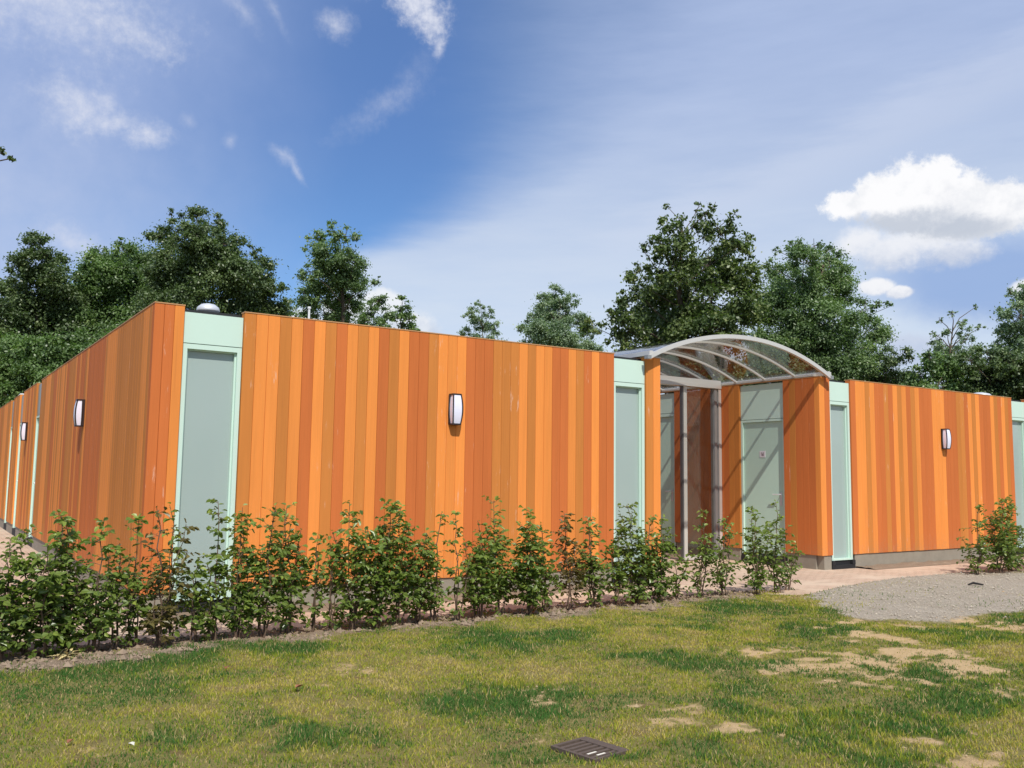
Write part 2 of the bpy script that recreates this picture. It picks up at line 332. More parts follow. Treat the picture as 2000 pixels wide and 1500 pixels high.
TREES={
't1':((4.64,45.08),[(3.93,43.64,11.44,0.47),(3.67,43.56,10.66,0.75),(4.49,43.81,10.71,0.62),(3.11,44.22,10.36,0.47),(4.75,42.97,9.68,0.75),(3.81,44.40,9.58,1.10),(3.16,46.05,9.42,0.74),(5.30,44.45,8.73,1.03),(4.22,45.35,7.80,1.47),(2.99,44.92,7.62,1.19),(5.54,43.92,7.06,1.09)]),
't2':((7.96,45.29),[(6.64,44.37,11.26,0.50),(6.09,44.71,10.41,0.65),(7.32,43.35,11.44,0.49),(6.98,44.07,10.17,1.14),(8.18,45.21,11.16,0.93),(6.17,46.26,9.10,1.28),(8.02,45.26,9.16,1.54),(8.69,44.51,10.11,1.03),(6.86,44.45,7.48,1.49),(8.85,43.53,8.28,1.13)]),
't3':((10.09,39.06),[(8.46,39.20,12.16,0.30),(9.44,38.91,12.31,0.46),(10.27,38.72,12.02,0.47),(8.34,39.91,11.47,0.61),(9.02,37.39,10.97,0.89),(10.43,37.99,11.04,0.69),(8.73,39.43,9.92,1.20),(10.10,38.11,9.64,1.33),(8.12,38.91,8.22,0.95),(10.99,37.46,9.64,0.82),(9.22,37.64,7.94,1.11),(11.02,38.79,8.09,1.08)]),
't4':((12.96,39.57),[(12.11,39.50,11.33,0.37),(12.29,39.03,10.45,0.72),(12.71,38.50,9.60,0.53),(13.14,39.14,8.83,0.63),(12.03,39.36,9.43,0.92),(12.80,39.47,8.38,0.85)]),
't4b':((15.40,42.76),[(14.97,42.47,9.75,0.27),(15.11,42.08,9.20,0.37),(14.72,42.26,8.98,0.37)]),
't5':((13.05,31.08),[(12.33,30.78,10.41,0.28),(11.75,30.77,9.91,0.36),(12.35,29.60,9.87,0.39),(12.02,30.31,9.28,0.63),(11.73,31.71,9.74,0.22),(12.54,29.29,8.97,0.50),(11.33,30.30,8.58,0.39),(12.49,30.99,8.53,0.80),(12.97,29.76,8.24,0.51),(13.78,29.86,8.50,0.24),(11.81,31.11,7.70,0.56),(11.40,31.08,7.94,0.24),(13.36,31.55,7.71,0.66),(13.58,29.37,7.60,0.35),(14.05,29.61,7.27,0.32),(13.32,29.55,6.94,0.49),(12.44,31.23,6.89,0.60)]),
't6':((16.38,32.48),[(15.79,31.78,8.36,0.19),(15.81,31.93,7.97,0.37),(16.29,32.17,7.62,0.37),(15.60,32.08,7.60,0.32),(16.42,31.88,7.25,0.24),(16.22,32.48,7.24,0.40)]),
't7':((23.69,38.48),[(22.80,37.42,9.85,0.27),(22.44,37.70,9.44,0.35),(23.29,37.39,9.44,0.35),(23.40,38.28,9.06,0.46),(22.70,38.49,8.67,0.33),(23.64,37.31,8.69,0.35),(22.82,38.03,8.19,0.46),(23.58,37.32,8.05,0.46)]),
't8':((25.04,33.97),[(24.38,33.32,10.03,0.38),(23.39,32.94,9.37,0.44),(25.23,33.46,9.62,0.46),(24.95,34.28,9.10,0.83),(24.18,34.79,8.96,0.41),(25.72,33.29,8.80,0.51),(23.64,34.95,8.44,0.31),(23.30,33.19,7.82,0.69),(24.58,32.97,7.91,0.80),(26.32,33.34,8.25,0.44),(24.80,34.26,7.24,0.90),(25.62,32.76,7.15,0.63)]),
't9':((19.33,19.69),[(19.20,20.35,9.91,0.15),(18.55,19.73,9.21,0.25),(19.78,19.55,9.82,0.17),(19.08,18.24,9.37,0.18),(19.45,17.79,9.09,0.16),(19.17,18.74,8.96,0.42),(17.97,18.48,8.52,0.50),(19.51,18.36,8.62,0.51),(21.21,18.77,8.85,0.24),(19.88,18.06,8.24,0.42),(17.29,18.60,8.06,0.34),(17.05,19.03,7.89,0.22),(17.87,18.80,7.51,0.72),(20.02,19.48,7.95,0.87),(20.02,18.14,7.54,0.61),(17.43,19.62,7.48,0.35),(17.04,19.42,6.88,0.44),(19.43,20.68,6.94,0.99),(19.47,18.75,6.65,0.97),(19.96,17.90,6.57,0.71),(16.86,19.65,6.29,0.39),(16.68,20.08,6.14,0.19),(17.14,19.76,5.69,0.60),(19.03,20.03,5.84,0.91),(19.10,18.21,5.62,0.78),(16.76,19.98,5.43,0.32)]),
't10':((25.12,19.47),[(23.87,19.38,9.20,0.22),(23.93,18.52,9.00,0.32),(26.15,19.60,9.44,0.23),(23.40,18.51,8.49,0.56),(25.07,18.80,8.50,0.58),(24.04,20.13,9.17,0.18),(23.16,19.72,8.44,0.29),(24.76,20.46,8.44,0.60),(24.71,18.95,7.82,0.87),(24.88,18.10,7.53,0.44),(23.83,19.40,7.09,0.93),(24.01,18.05,6.42,0.90),(25.93,18.08,7.14,0.36),(26.07,17.65,7.23,0.21),(27.19,17.98,7.31,0.13),(26.91,18.59,6.62,0.59),(23.38,19.98,7.13,0.65),(24.53,17.89,5.46,0.83),(23.77,19.07,5.69,0.88),(26.27,17.69,6.10,0.25),(22.96,19.65,5.68,0.81),(26.01,17.82,5.41,0.50)]),
't11':((28.95,16.93),[(28.99,17.12,5.76,0.40),(28.60,16.10,5.70,0.43),(28.18,16.09,6.34,0.25),(28.70,17.29,6.19,0.22),(28.61,16.67,7.03,0.15),(28.82,17.25,6.91,0.13),(28.68,16.37,6.68,0.16),(29.67,16.46,7.33,0.11),(28.64,16.88,6.40,0.20),(29.41,16.63,6.27,0.22),(28.31,17.20,6.41,0.11),(29.32,16.13,6.55,0.14),(28.15,16.27,5.60,0.32),(27.92,16.65,5.79,0.21)]),
't12':((31.98,16.12),[(31.71,16.30,8.00,0.23),(32.11,16.11,8.23,0.23),(31.55,16.51,7.37,0.30),(31.10,15.77,7.04,0.52),(32.28,15.56,7.67,0.72),(31.68,16.35,6.64,0.46),(32.00,15.92,6.08,0.90),(31.28,16.60,6.09,0.38),(32.49,15.29,6.58,0.93)]),
's0':((20.31,19.04),[(17.97,20.59,4.94,0.43),(18.85,20.31,4.88,0.56),(18.68,18.83,4.57,0.60),(21.18,19.99,4.74,0.72),(22.05,19.50,4.76,0.72),(20.51,17.01,4.35,0.65),(23.21,18.06,4.56,0.68),(20.83,20.30,5.23,0.52),(19.00,20.24,4.36,0.50),(18.95,17.70,3.86,0.52),(22.29,19.10,4.09,0.58)]),
's1':((25.79,17.82),[(24.29,17.93,4.54,0.62),(26.47,18.07,4.45,0.65),(26.53,17.37,4.23,0.56),(25.73,16.68,5.35,0.34),(25.38,17.02,5.11,0.38),(25.71,17.81,4.85,0.42),(26.23,17.34,4.71,0.53),(25.28,18.27,4.81,0.53),(26.05,18.25,4.43,0.54)]),
's2':((26.56,16.10),[(25.55,16.12,4.17,0.53),(25.76,15.59,3.94,0.56),(27.36,15.85,4.75,0.52),(25.51,15.64,5.14,0.40),(27.06,15.99,5.12,0.48),(25.51,15.91,4.62,0.46),(26.89,16.09,4.49,0.51),(27.23,15.79,4.33,0.43)]),
's3':((28.23,14.99),[(27.89,15.68,4.04,0.59),(28.03,14.91,4.72,0.64),(29.29,14.79,4.39,0.76),(26.75,15.07,5.11,0.37),(27.94,15.16,5.30,0.48),(28.01,14.42,4.99,0.60),(28.05,15.58,4.61,0.59),(28.61,15.08,4.29,0.69),(28.96,14.14,4.80,0.84)]),
'l1':((3.28,42.37),[(2.88,42.19,5.97,1.12),(4.01,40.46,5.99,1.09),(2.73,41.22,4.41,0.98),(3.86,41.84,4.74,1.01),(1.85,42.83,5.52,1.34)]),
'l2':((6.14,39.28),[(5.29,40.22,5.97,1.11),(6.39,38.82,6.33,1.09),(4.83,38.99,4.79,0.85),(7.17,37.82,6.29,0.76)]),
}
HEDGE=[(0.63,7.78,0.90,0.23,1.1),(0.79,7.78,0.95,0.23,1.1),(0.94,7.78,1.08,0.30,1.3),(1.10,7.78,1.02,0.28,1.3),(1.26,7.78,1.03,0.24,1.1),(1.42,7.78,0.84,0.18,0.8),(1.57,7.78,1.04,0.21,0.8),(1.71,7.78,1.12,0.22,0.8),(1.86,7.78,1.14,0.17,0.7),(2.03,7.78,0.71,0.26,0.9),(2.20,7.78,1.17,0.22,0.7),(2.41,7.78,1.12,0.27,1.1),(2.59,7.78,1.13,0.25,1.1),(2.83,7.78,1.13,0.27,1.1),(3.03,7.78,0.86,0.18,0.6),(3.20,7.78,0.79,0.19,0.4),(3.41,7.78,1.16,0.29,1.2),(3.66,7.78,1.13,0.32,1.3),(3.91,7.78,1.10,0.29,1.1),(4.12,7.78,0.86,0.30,1.2),(4.31,7.78,1.05,0.18,0.6),(4.53,7.78,1.05,0.15,0.5),(4.76,7.78,0.97,0.26,1.1),(5.07,7.78,1.16,0.32,1.3),(5.35,7.78,1.07,0.32,1.2),(5.61,7.78,0.93,0.24,1.0),(5.90,7.78,1.03,0.26,1.0),(6.24,7.78,0.97,0.28,1.0),(6.56,7.78,0.86,0.20,0.9),(6.83,7.78,1.11,0.32,1.2),(7.18,7.78,0.96,0.31,1.1),(7.49,7.78,0.57,0.24,0.8),(7.89,7.78,1.01,0.28,0.7),(8.26,7.78,0.95,0.29,0.7),(8.76,7.78,1.07,0.33,0.9),(9.16,7.78,1.14,0.33,0.8),(9.48,7.78,0.80,0.20,0.6),(13.74,7.75,1.07,0.36,0.9),(14.26,7.75,1.13,0.40,1.1),(14.87,7.75,1.15,0.50,1.2),(15.67,7.75,1.06,0.51,1.2),]
BARE=[(6.17,4.62,0.37,0.22),(6.96,4.65,0.31,0.31),(6.22,4.00,0.43,0.16),(6.14,4.99,0.17,0.19),(7.32,5.14,0.24,0.42),(5.86,4.62,0.44,0.15),(5.28,4.91,0.24,0.14),(3.53,4.82,0.23,0.11),(4.10,3.94,0.15,0.11),(3.83,3.96,0.08,0.09),(3.92,3.82,0.15,0.08),(2.87,4.11,0.07,0.08),(3.07,4.13,0.05,0.06),(5.44,3.83,0.21,0.13),(6.90,3.73,0.20,0.19),(9.34,5.13,0.25,0.49),(5.49,3.75,0.10,0.11),(4.49,2.76,0.16,0.10),(4.79,2.58,0.12,0.12),(3.78,3.99,0.04,0.07),(4.65,4.24,0.17,0.10),(2.58,6.25,0.11,0.14),(2.18,5.77,0.11,0.07),(1.28,5.33,0.11,0.07),(4.46,8.64,0.32,0.38),(0.75,5.15,0.13,0.08),(4.39,5.53,0.16,0.10),(8.05,5.37,0.31,0.28),(6.86,4.23,0.25,0.19),(3.96,4.41,0.11,0.07),(4.15,3.38,0.11,0.05),(5.20,3.00,0.12,0.06),]
LUSH=[(4.97,5.30,0.73,0.21),(5.86,4.57,0.40,0.14),(4.50,3.18,0.58,0.34),(3.16,4.74,0.32,0.23),(4.22,6.73,0.40,0.52),(8.08,4.87,0.50,0.39),(4.75,3.52,0.47,0.18),(1.44,7.32,0.30,0.33),(2.82,3.76,0.23,0.10),(2.16,7.62,0.25,0.39),(5.61,3.30,0.40,0.31),(1.87,4.64,0.40,0.13),(7.94,7.00,0.53,0.44),]
# ------------------------------------------------------------------ ground
Y0, XC, X1, H = 9.325, 1.90, 12.10, 3.09
GRAVEL = np.array([(9.3,7.42),(11.58,8.02),(12.96,8.12),(13.94,8.03),(14.9,7.5),(16.5,6.9),(15.0,5.6),(12.6,6.1),(10.9,5.25),(10.02,5.54),(9.01,5.45),(8.73,5.6),(8.25,5.7),(8.32,6.05),(8.6,6.6)])
PATH = np.array([(1.1,8.12),(8.75,8.10),(9.06,7.42),(9.4,7.46),(10.42,7.77),(12.18,8.09),(13.94,8.06),(19,8.1),(19,8.95),(14.2,9.0),(12.9,9.32),(12.9,17),(8.7,17),(8.66,9.0),(1.9,8.98),(1.95,9.3),(1.95,30),(.35,30),(.45,9.2)])
def inside(poly, x, y):
    r = np.zeros(x.shape, bool); n = len(poly)
    for i in range(n):
        xa, ya = poly[i]; xb, yb = poly[(i+1) % n]
        c = ((ya > y) != (yb > y)); r ^= c & (x < (xb-xa)*(y-ya)/(yb-ya+1e-12)+xa)
    return r
def masks(x, y):
    """soft masks: bare sand, lush green, hedge soil, hard (gravel/path)"""
    wx = x + (fbm(x, y, 2.2, 4, 5)-.5)*1.1; wy = y + (fbm(x, y, 2.2, 4, 9)-.5)*1.1
    def spots(L, k):
        r = np.zeros(x.shape)
        for cx, cy, rx, ry in L:
            # long axis runs across the view, short axis away from it
            a = (wx-cx)*.833 - (wy-cy)*.553; b = (wx-cx)*.553 + (wy-cy)*.833
            d = np.sqrt((a/(rx*k))**2 + (b/(ry*k))**2); r = np.maximum(r, np.clip(1.35-d, 0, 1))
        return r
    f1 = fbm(x, y, 1.1, 5, 21); f2 = fbm(x, y, 3.5, 4, 33)
    right = np.clip((x*.833-y*.553+1.2)/5, 0, 1)
    bare = np.clip(spots(BARE, 1.3)*1.6*np.clip((fbm(x*1.0, y*1.7, 4.2, 5, 35)-.40)*3.6, 0, 1.1) + np.clip((f1*.55+f2*.45-.635)*6, 0, 1)*(.25+.75*right), 0, 1)
    lush = np.clip(spots(LUSH, 1.0)*1.1 + np.clip((fbm(x, y, 1.4, 4, 47)-.52)*4.5, 0, 1), 0, 1)
    edge = 7.48 + (fbm(x, y, 1.6, 4, 60)-.5)*.75 - .12*np.clip(3-x, 0, 3)*.3
    soil = np.clip((y-edge)*2.4+.5+(fbm(x, y, 6, 3, 63)-.5)*1.6, 0, 1)*np.clip((9.0-x)*4, 0, 1) + np.clip((y-7.6)*5, 0, 1)*np.clip((x-13.6)*3, 0, 1)
    soil = np.clip(soil, 0, 1)
    gx = x + (fbm(x, y, 2.5, 4, 71)-.5)*.55; gy = y + (fbm(x, y, 2.5, 4, 77)-.5)*.55
    grav = inside(GRAVEL, gx, gy); path = inside(PATH, x, y)
    sand = np.zeros(x.shape)
    bare = np.clip(bare*(.55+.45*right)+(fbm(x, y, 11, 4, 37)-.5)*1.5*(bare > .02)*(bare < .98)+(fbm(x, y, 11, 4, 37)-.5)*.5*(bare >= .98), 0, 1)
    return bare, lush, soil, grav, path
def gsoft(x, y):
    gx = x + (fbm(x, y, 2.5, 4, 71)-.5)*.55; gy = y + (fbm(x, y, 2.5, 4, 77)-.5)*.55; s = 0.
    for k in range(12): q = k*math.pi/6; s = s + inside(GRAVEL, gx+math.cos(q)*(.09+.09*(k % 2)), gy+math.sin(q)*(.09+.09*(k % 2)))
    return s/12.
def gz(x, y):
    return (fbm(x, y, .55, 3, 90)-.5)*.10*np.clip((7.6-y)/1.5, 0, 1) + (fbm(x, y, 5, 3, 95)-.5)*.022
def grid(x0, x1, y0, y1, st):
    xs = np.arange(x0, x1+st/2, st); ys = np.arange(y0, y1+st/2, st); X, Y = np.meshgrid(xs, ys); nx, ny = len(xs), len(ys)
    i = np.arange(nx*ny).reshape(ny, nx)
    F = np.stack([i[:-1,:-1].ravel(), i[:-1,1:].ravel(), i[1:,1:].ravel(), i[1:,:-1].ravel()], 1)
    return X.ravel(), Y.ravel(), F
def mk_lawn():
    m, n, b = mat('lawn soil and thatch', .95, 0, .1); co = obco(n)
    bare, lush, soil = n.attr('bare'), n.attr('lush'), n.attr('soil')
    nf = n.noise(co, 38, 6, .7); nm = n.noise(co, 7, 5, .6); ng = n.noise(co, 160, 3, .7)
    th = n.mix(nf, (.16, .145, .040), (.34, .28, .11)); th = n.mix(n.m('MULTIPLY', lush, .8), th, (.085, .125, .028))
    sand = n.mix(nm, (.50, .34, .165), (.70, .50, .27)); sand = n.mix(n.m('MULTIPLY', n.ss(ng, .45, .75), .35), sand, (.24, .17, .10))
    so_ = n.mix(nf, (.20, .145, .10), (.38, .285, .20)); so_ = n.mix(n.ss(nm, .52, .72), so_, (.36, .28, .20))
    brn = n.noise(co, 5.5, 5, .65); th = n.mix(n.m('MULTIPLY', n.ss(brn, .50, .68), .75), th, (.20, .13, .065))
    c = n.mix(n.ss(n.m('ADD', bare, n.m('ADD', n.m('MULTIPLY', n.m('SUBTRACT', nf, .5), .9), n.m('MULTIPLY', n.m('SUBTRACT', nm, .5), .9))), .2, .9), th, sand)
    c = n.mix(n.ss(n.m('ADD', soil, n.m('MULTIPLY', n.m('SUBTRACT', nf, .5), .6)), .3, .7), c, so_)
    vo = n.node('ShaderNodeTexVoronoi'); n.l.new(co, vo.inputs['Vector']); vo.inputs['Scale'].default_value = 95
    hv = n.node('ShaderNodeSeparateXYZ'); n.l.new(vo.outputs['Color'], hv.inputs[0]); v = n.m('MULTIPLY_ADD', hv.outputs[0], .5, .72)
    gc = n.mix(n.noise(co, 2.2, 5, .6), (.33, .275, .205), (.49, .425, .335)); gc = n.mix(1., gc, n.vec(v, v, v), 'MULTIPLY')
    gc = n.mix(n.m('MULTIPLY', n.ss(n.noise(co, 30, 4, .7), .45, .8), .5), gc, (.55, .49, .41))
    gm = n.ss(n.m('ADD', n.attr('grav'), n.m('MULTIPLY', n.m('SUBTRACT', nf, .5), 1.1)), .3, .7)
    c = n.mix(gm, c, gc)
    n.put(b.inputs['Base Color'], c); bump(n, b, n.m('ADD', nf, n.m('MULTIPLY', ng, .5)), .9, .02)
    return m
LAWN = mk_lawn()
gx_, gy_, F = grid(-8, 22, -1.0, 9.3, .05)
ba, lu, so2, gr, pa = masks(gx_, gy_)
z = gz(gx_, gy_); z = z + so2*(fbm(gx_, gy_, 9, 3, 99)-.4)*.05; gs_ = gsoft(gx_, gy_); z = z*(1-gs_)+.004*gs_+gs_*(fbm(gx_, gy_, 4, 3, 5)-.5)*.012; z[pa] = -.03
far = np.clip((np.abs(gx_-7)-12)/2, 0, 1); z = z*(1-far)
isg = (gs_[F].mean(1) > .5)
def sub_(name, sel):
    Fs = F[sel]; u, inv = np.unique(Fs, return_inverse=True)
    me = npmesh(name, np.stack([gx_, gy_, z], 1)[u], inv.reshape(-1, 4), dict(bare=ba[u], lush=lu[u], soil=so2[u], grav=gs_[u]), True)
    setp(link(name, me, LAWN), kind='structure')
sub_('lawn_ground', ~isg); sub_('gravel_patch', isg)
gx2, gy2, F2 = grid(-400, 400, -400, 400, 20.)
me = npmesh('ground', np.stack([gx2, gy2, gx2*0-.06], 1), F2, dict(bare=gx2*0+.1, lush=gx2*0+.4, soil=gx2*0), True)
setp(link('ground', me, LAWN), kind='structure')
# paved path
def mk_pave():
    m, n, b = mat('tan clay pavers', .85, 0, .2); co = obco(n)
    wv = n.node('ShaderNodeVectorMath', operation='ADD'); n.l.new(co, wv.inputs[0]); wn = n.m('MULTIPLY', n.m('SUBTRACT', n.noise(co, 1.5, 3), .5), .02); n.l.new(n.vec(wn, wn, 0.), wv.inputs[1])
    br = n.node('ShaderNodeTexBrick'); n.l.new(wv.outputs[0], br.inputs[0]); br.inputs['Scale'].default_value = 1
    br.inputs['Brick Width'].default_value = .205; br.inputs['Row Height'].default_value = .068; br.inputs['Mortar Size'].default_value = .006; br.inputs['Bias'].default_value = 0.
    br.inputs['Color1'].default_value = (.60, .43, .31, 1); br.inputs['Color2'].default_value = (.54, .39, .28, 1); br.inputs['Mortar'].default_value = (.28, .19, .13, 1)
    s = n.noise(co, 1.3, 5, .6); c = n.mix(n.ss(s, .4, .68), br.outputs[0], (.62, .48, .35))
    d = n.noise(n.scale(co, (.5, 3, 1)), 2., 4, .65); c = n.mix(n.m('MULTIPLY', n.ss(d, .55, .75), .45), c, (.30, .22, .16))
    n.put(b.inputs['Base Color'], c); bump(n, b, n.m('ADD', n.m('MULTIPLY', br.outputs[1], -1.), n.m('MULTIPLY', n.noise(co, 60, 4), .6)), .5, .006)
    return m
def flat(name, poly, zz, m, kind='structure', n=0):
    import bmesh
    bm = bmesh.new(); bm.faces.new([bm.verts.new((x, y, zz)) for x, y in poly])
    bmesh.ops.triangulate(bm, faces=bm.faces[:]); me = bpy.data.meshes.new(name); bm.to_mesh(me); bm.free()
    return setp(link(name, me, m), kind=kind)
flat('path', PATH, -.004, mk_pave())
def stones(name, n, region, size, m, seed, zf=0.):
    rg = np.random.default_rng(seed); x = rg.uniform(region[0], region[1], n*6); y = rg.uniform(region[2], region[3], n*6)
    k = region[4](x, y); x = x[k][:n]; y = y[k][:n]; n = len(x)
    base = np.array([(1,0,0),(0,1,0),(-1,0,0),(0,-1,0),(0,0,.8),(0,0,-.8)], float); Ff = np.array([(0,1,4),(1,2,4),(2,3,4),(3,0,4),(1,0,5),(2,1,5),(3,2,5),(0,3,5)])
    s = size*rg.lognormal(0, .45, (n, 1, 1)); th = rg.uniform(0, 6.28, n)
    V = np.repeat(base[None], n, 0)*rg.uniform(.6, 1.2, (n, 6, 1))*s; c, si = np.cos(th)[:, None], np.sin(th)[:, None]
    vx = V[:,:,0]*c - V[:,:,1]*si; vy = V[:,:,0]*si + V[:,:,1]*c
    V = np.stack([vx+x[:,None], vy+y[:,None], V[:,:,2]+zf+.3*s[:,:,0]], 2).reshape(-1, 3); Fs = (Ff[None]+6*np.arange(n)[:,None,None]).reshape(-1, 3)
    return setp(link(name, npmesh(name, V, Fs), m), kind='stuff')
def in_gravel(x, y): return (gsoft(x, y)+(fbm(x, y, 5, 3, 8)-.5)*.9 > .25) & ~inside(PATH, x, y)
stones('gravel_stones', 12000, (7.8, 16.5, 4.9, 8.3, in_gravel), .0058, plain('gravel stones', (.46, .40, .31), .9, var=.5, nscale=9), 3, .006)
SOILM = plain('soil crumbs', (.27, .20, .14), .95, var=.5, nscale=14)
stones('soil_crumbs', 5200, (-.5, 9, 6.9, 8.12, lambda x, y: masks(x, y)[2] > .6), .012, SOILM, 4, .0)
stones('sand_crumbs', 2400, (1, 12, 2.6, 7.2, lambda x, y: masks(x, y)[0] > .45), .0055, plain('sandy crumbs', (.42, .31, .18), .95, var=.4, nscale=14), 5, .0)
# bare earth strips at the foot of the walls
def earth(name, x0, x1, y0, y1, seed):
    a, b_, Fq = grid(x0, x1, y0, y1, .04); zz = .0 + fbm(a, b_, 6, 4, seed)*.05*np.clip(np.minimum((b_-y0), .12)*8, 0, 1)
    me = npmesh(name, np.stack([a, b_, zz], 1), Fq, dict(bare=a*0, lush=a*0, soil=a*0+1), True)
    setp(link(name, me, LAWN), kind='structure')
earth('soil_strip', 2.0, 8.62, 8.99, 9.34, 5); earth('soil_strip', 12.95, 20, 8.98, 9.34, 6)
# ------------------------------------------------------------------ grass
def grass():
    rg = np.random.default_rng(11)
    def blades(x, y, hh, ww, lean, vz):
        n = len(x); th = rg.uniform(0, 2*math.pi, n); ph = rg.uniform(0, 2*math.pi, n)
        bx, by = np.cos(th)*ww, np.sin(th)*ww; lx, ly = np.cos(ph)*lean*hh, np.sin(ph)*lean*hh
        hz = hh*np.sqrt(np.clip(1-lean**2*.8, .05, 1)); z0 = gz(x, y)-.004
        V = np.zeros((n, 5, 3))
        V[:,0] = np.stack([x-bx, y-by, z0], 1); V[:,1] = np.stack([x+bx, y+by, z0], 1)
        V[:,2] = np.stack([x+bx*.75+lx*.38, y+by*.75+ly*.38, z0+hz*.58], 1); V[:,3] = np.stack([x-bx*.75+lx*.38, y-by*.75+ly*.38, z0+hz*.58], 1)
        V[:,4] = np.stack([x+lx, y+ly, z0+hz], 1)
        return V.reshape(-1, 3), np.repeat(vz, 5)
    n = 860000
    az = np.radians(rg.uniform(-3, 69, n)); d = np.sqrt(rg.uniform(2.6**2, 14.5**2, n))
    x = np.sin(az)*d; y = np.cos(az)*d
    # clumped, thinner with distance
    k = (y < 8.05) & (rg.uniform(0, 1, n) < np.clip(1.25-d*.062, .3, 1)); x, y, d = x[k], y[k], d[k]
    ba, lu, so_, gr_, pa_ = masks(x, y)
    cl = fbm(x, y, 14, 3, 130)
    pr = (1-.93*np.clip(ba*1.35-.2+(fbm(x, y, 7, 4, 131)-.5)*1.6, 0, 1))*(1-.93*so_)*np.clip(.42+cl*1.05+lu*.3, 0, 1); pr = pr*(1-.95*np.clip(gsoft(x, y)*1.6, 0, 1)); pr[pa_] = 0
    # weedy grass at the foot of the hedge
    pr = np.maximum(pr, np.clip((fbm(x, y, 3, 3, 150)-.50)*5, 0, .7)*(y < 8.0)*(y > 7.2)*(x < 9.2)*~gr_)
    gu, gv = (x-2.993)*.988+(y-3.757)*.156, -(x-2.993)*.156+(y-3.757)*.988; pr[(np.abs(gu) < .125) & (np.abs(gv) < .148)] = 0
    k = rg.uniform(0, 1, len(x)) < pr; x, y, d, lu, ba, cl = x[k], y[k], d[k], lu[k], ba[k], cl[k]; n = len(x)
    hh = (.012+.021*rg.uniform(0, 1, n)+.024*lu*rg.uniform(.3, 1, n))*(.7+.6*cl)*(1-.4*ba); hh = hh*np.where(rg.uniform(0, 1, n) < .004, 2.3, 1)
    tone = .40 + (fbm(x, y, .9, 4, 140)-.5)*1.3 + (fbm(x, y, 4, 4, 141)-.5)*1.25 - lu*.42 + rg.normal(0, .18, n) + ba*.25
    tone = np.where(rg.uniform(0, 1, n) < .10, .95, tone)
    V, va = blades(x, y, hh, .0017+.00022*d, rg.uniform(.15, .95, n), np.clip(tone, 0, 1))
    F = (np.array([(0,1,2),(0,2,3),(3,2,4)])[None]+5*np.arange(n)[:,None,None]).reshape(-1, 3)
    me = npmesh('grass', V, F, va)
    m = bpy.data.materials.new('grass blades'); m.use_nodes = True; q = NT(m.node_tree); b = m.node_tree.nodes['Principled BSDF']; o = m.node_tree.nodes['Material Output']
    v = q.attr('var'); c = q.mix(q.ss(v, .0, .45), (.075, .175, .036), (.31, .35, .034)); c = q.mix(q.ss(v, .42, .80), c, (.54, .45, .095)); c = q.mix(q.ss(v, .86, .98), c, (.56, .44, .22))
    q.put(b.inputs['Base Color'], c); b.inputs['Roughness'].default_value = .8; b.inputs['Specular IOR Level'].default_value = .1
    tl = q.node('ShaderNodeBsdfTranslucent'); q.put(tl.inputs[0], c); mx = q.node('ShaderNodeMixShader'); mx.inputs[0].default_value = .35
    q.l.new(b.outputs[0], mx.inputs[1]); q.l.new(tl.outputs[0], mx.inputs[2]); q.l.new(mx.outputs[0], o.inputs[0])
    return setp(link('lawn_grass', me, m), kind='stuff', label='short patchy green and straw coloured lawn grass')
grass()
# ------------------------------------------------------------------ building
TONE = {'L': 0., 'M': 1., 'D': 2., 'B': 3.}
class WB(MB):
    """mesh builder in wall coordinates: a along the wall, d into the wall, z up"""
    def __init__(s, fn): super().__init__(); s.fn = fn
    def wbox(s, a0, a1, d0, d1, z0, z1):
        p, q = s.fn(a0, d0), s.fn(a1, d1); s.box(p[0], q[0], p[1], q[1], z0, z1)
FRONT = lambda a, d: (a, Y0+d)
LEFT = lambda a, d: (XC+d, a)
PASS = lambda a, d: (X1+d, a)
PASSL = lambda a, d: (8.66-d, a)
prng = random.Random(5)
def clad(parent, fn, spans, z0=.22, z1=3.075, tones=None, mixw='LLLMMDDDD', depth=.1, name='cladding', pitch=.1285):
    k = 0; last = ''
    for (a0, a1) in spans:
        mb = WB(fn)
        n = max(1, round((a1-a0)/pitch)); wd = (a1-a0)/n
        for i in range(n):
            if tones: tn = tones[k % len(tones)]
            else: tn = last if last and prng.random() < .36 else prng.choice(mixw)
            last = tn; k += 1
            mb.cur = {'tone': TONE[tn], 'pid': prng.random()}
            l, r, ch = a0+i*wd+.0012, a0+(i+1)*wd-.0012, .0035; j = prng.uniform(0, .0015)
            pts = [fn(l, depth), fn(l, ch+j), fn(l+ch, j), fn(r-ch, j), fn(r, ch+j), fn(r, depth)]
            mb.prism(pts, z0+prng.uniform(-.002, .002), z1)
        mb.build(name, WOOD, parent)
def coping(parent, fn, spans):
    for a0, a1 in spans:
        mb = WB(fn); mb.wbox(a0-.003, a1+.003, -.004, .115, 3.0755, 3.087); mb.build('coping', COPING, parent)
def plinth(parent, fn, spans):
    for a0, a1 in spans:
        mb = WB(fn); mb.wbox(a0, a1, .018, .14, -.1, .216); mb.build('plinth', CONC, parent)
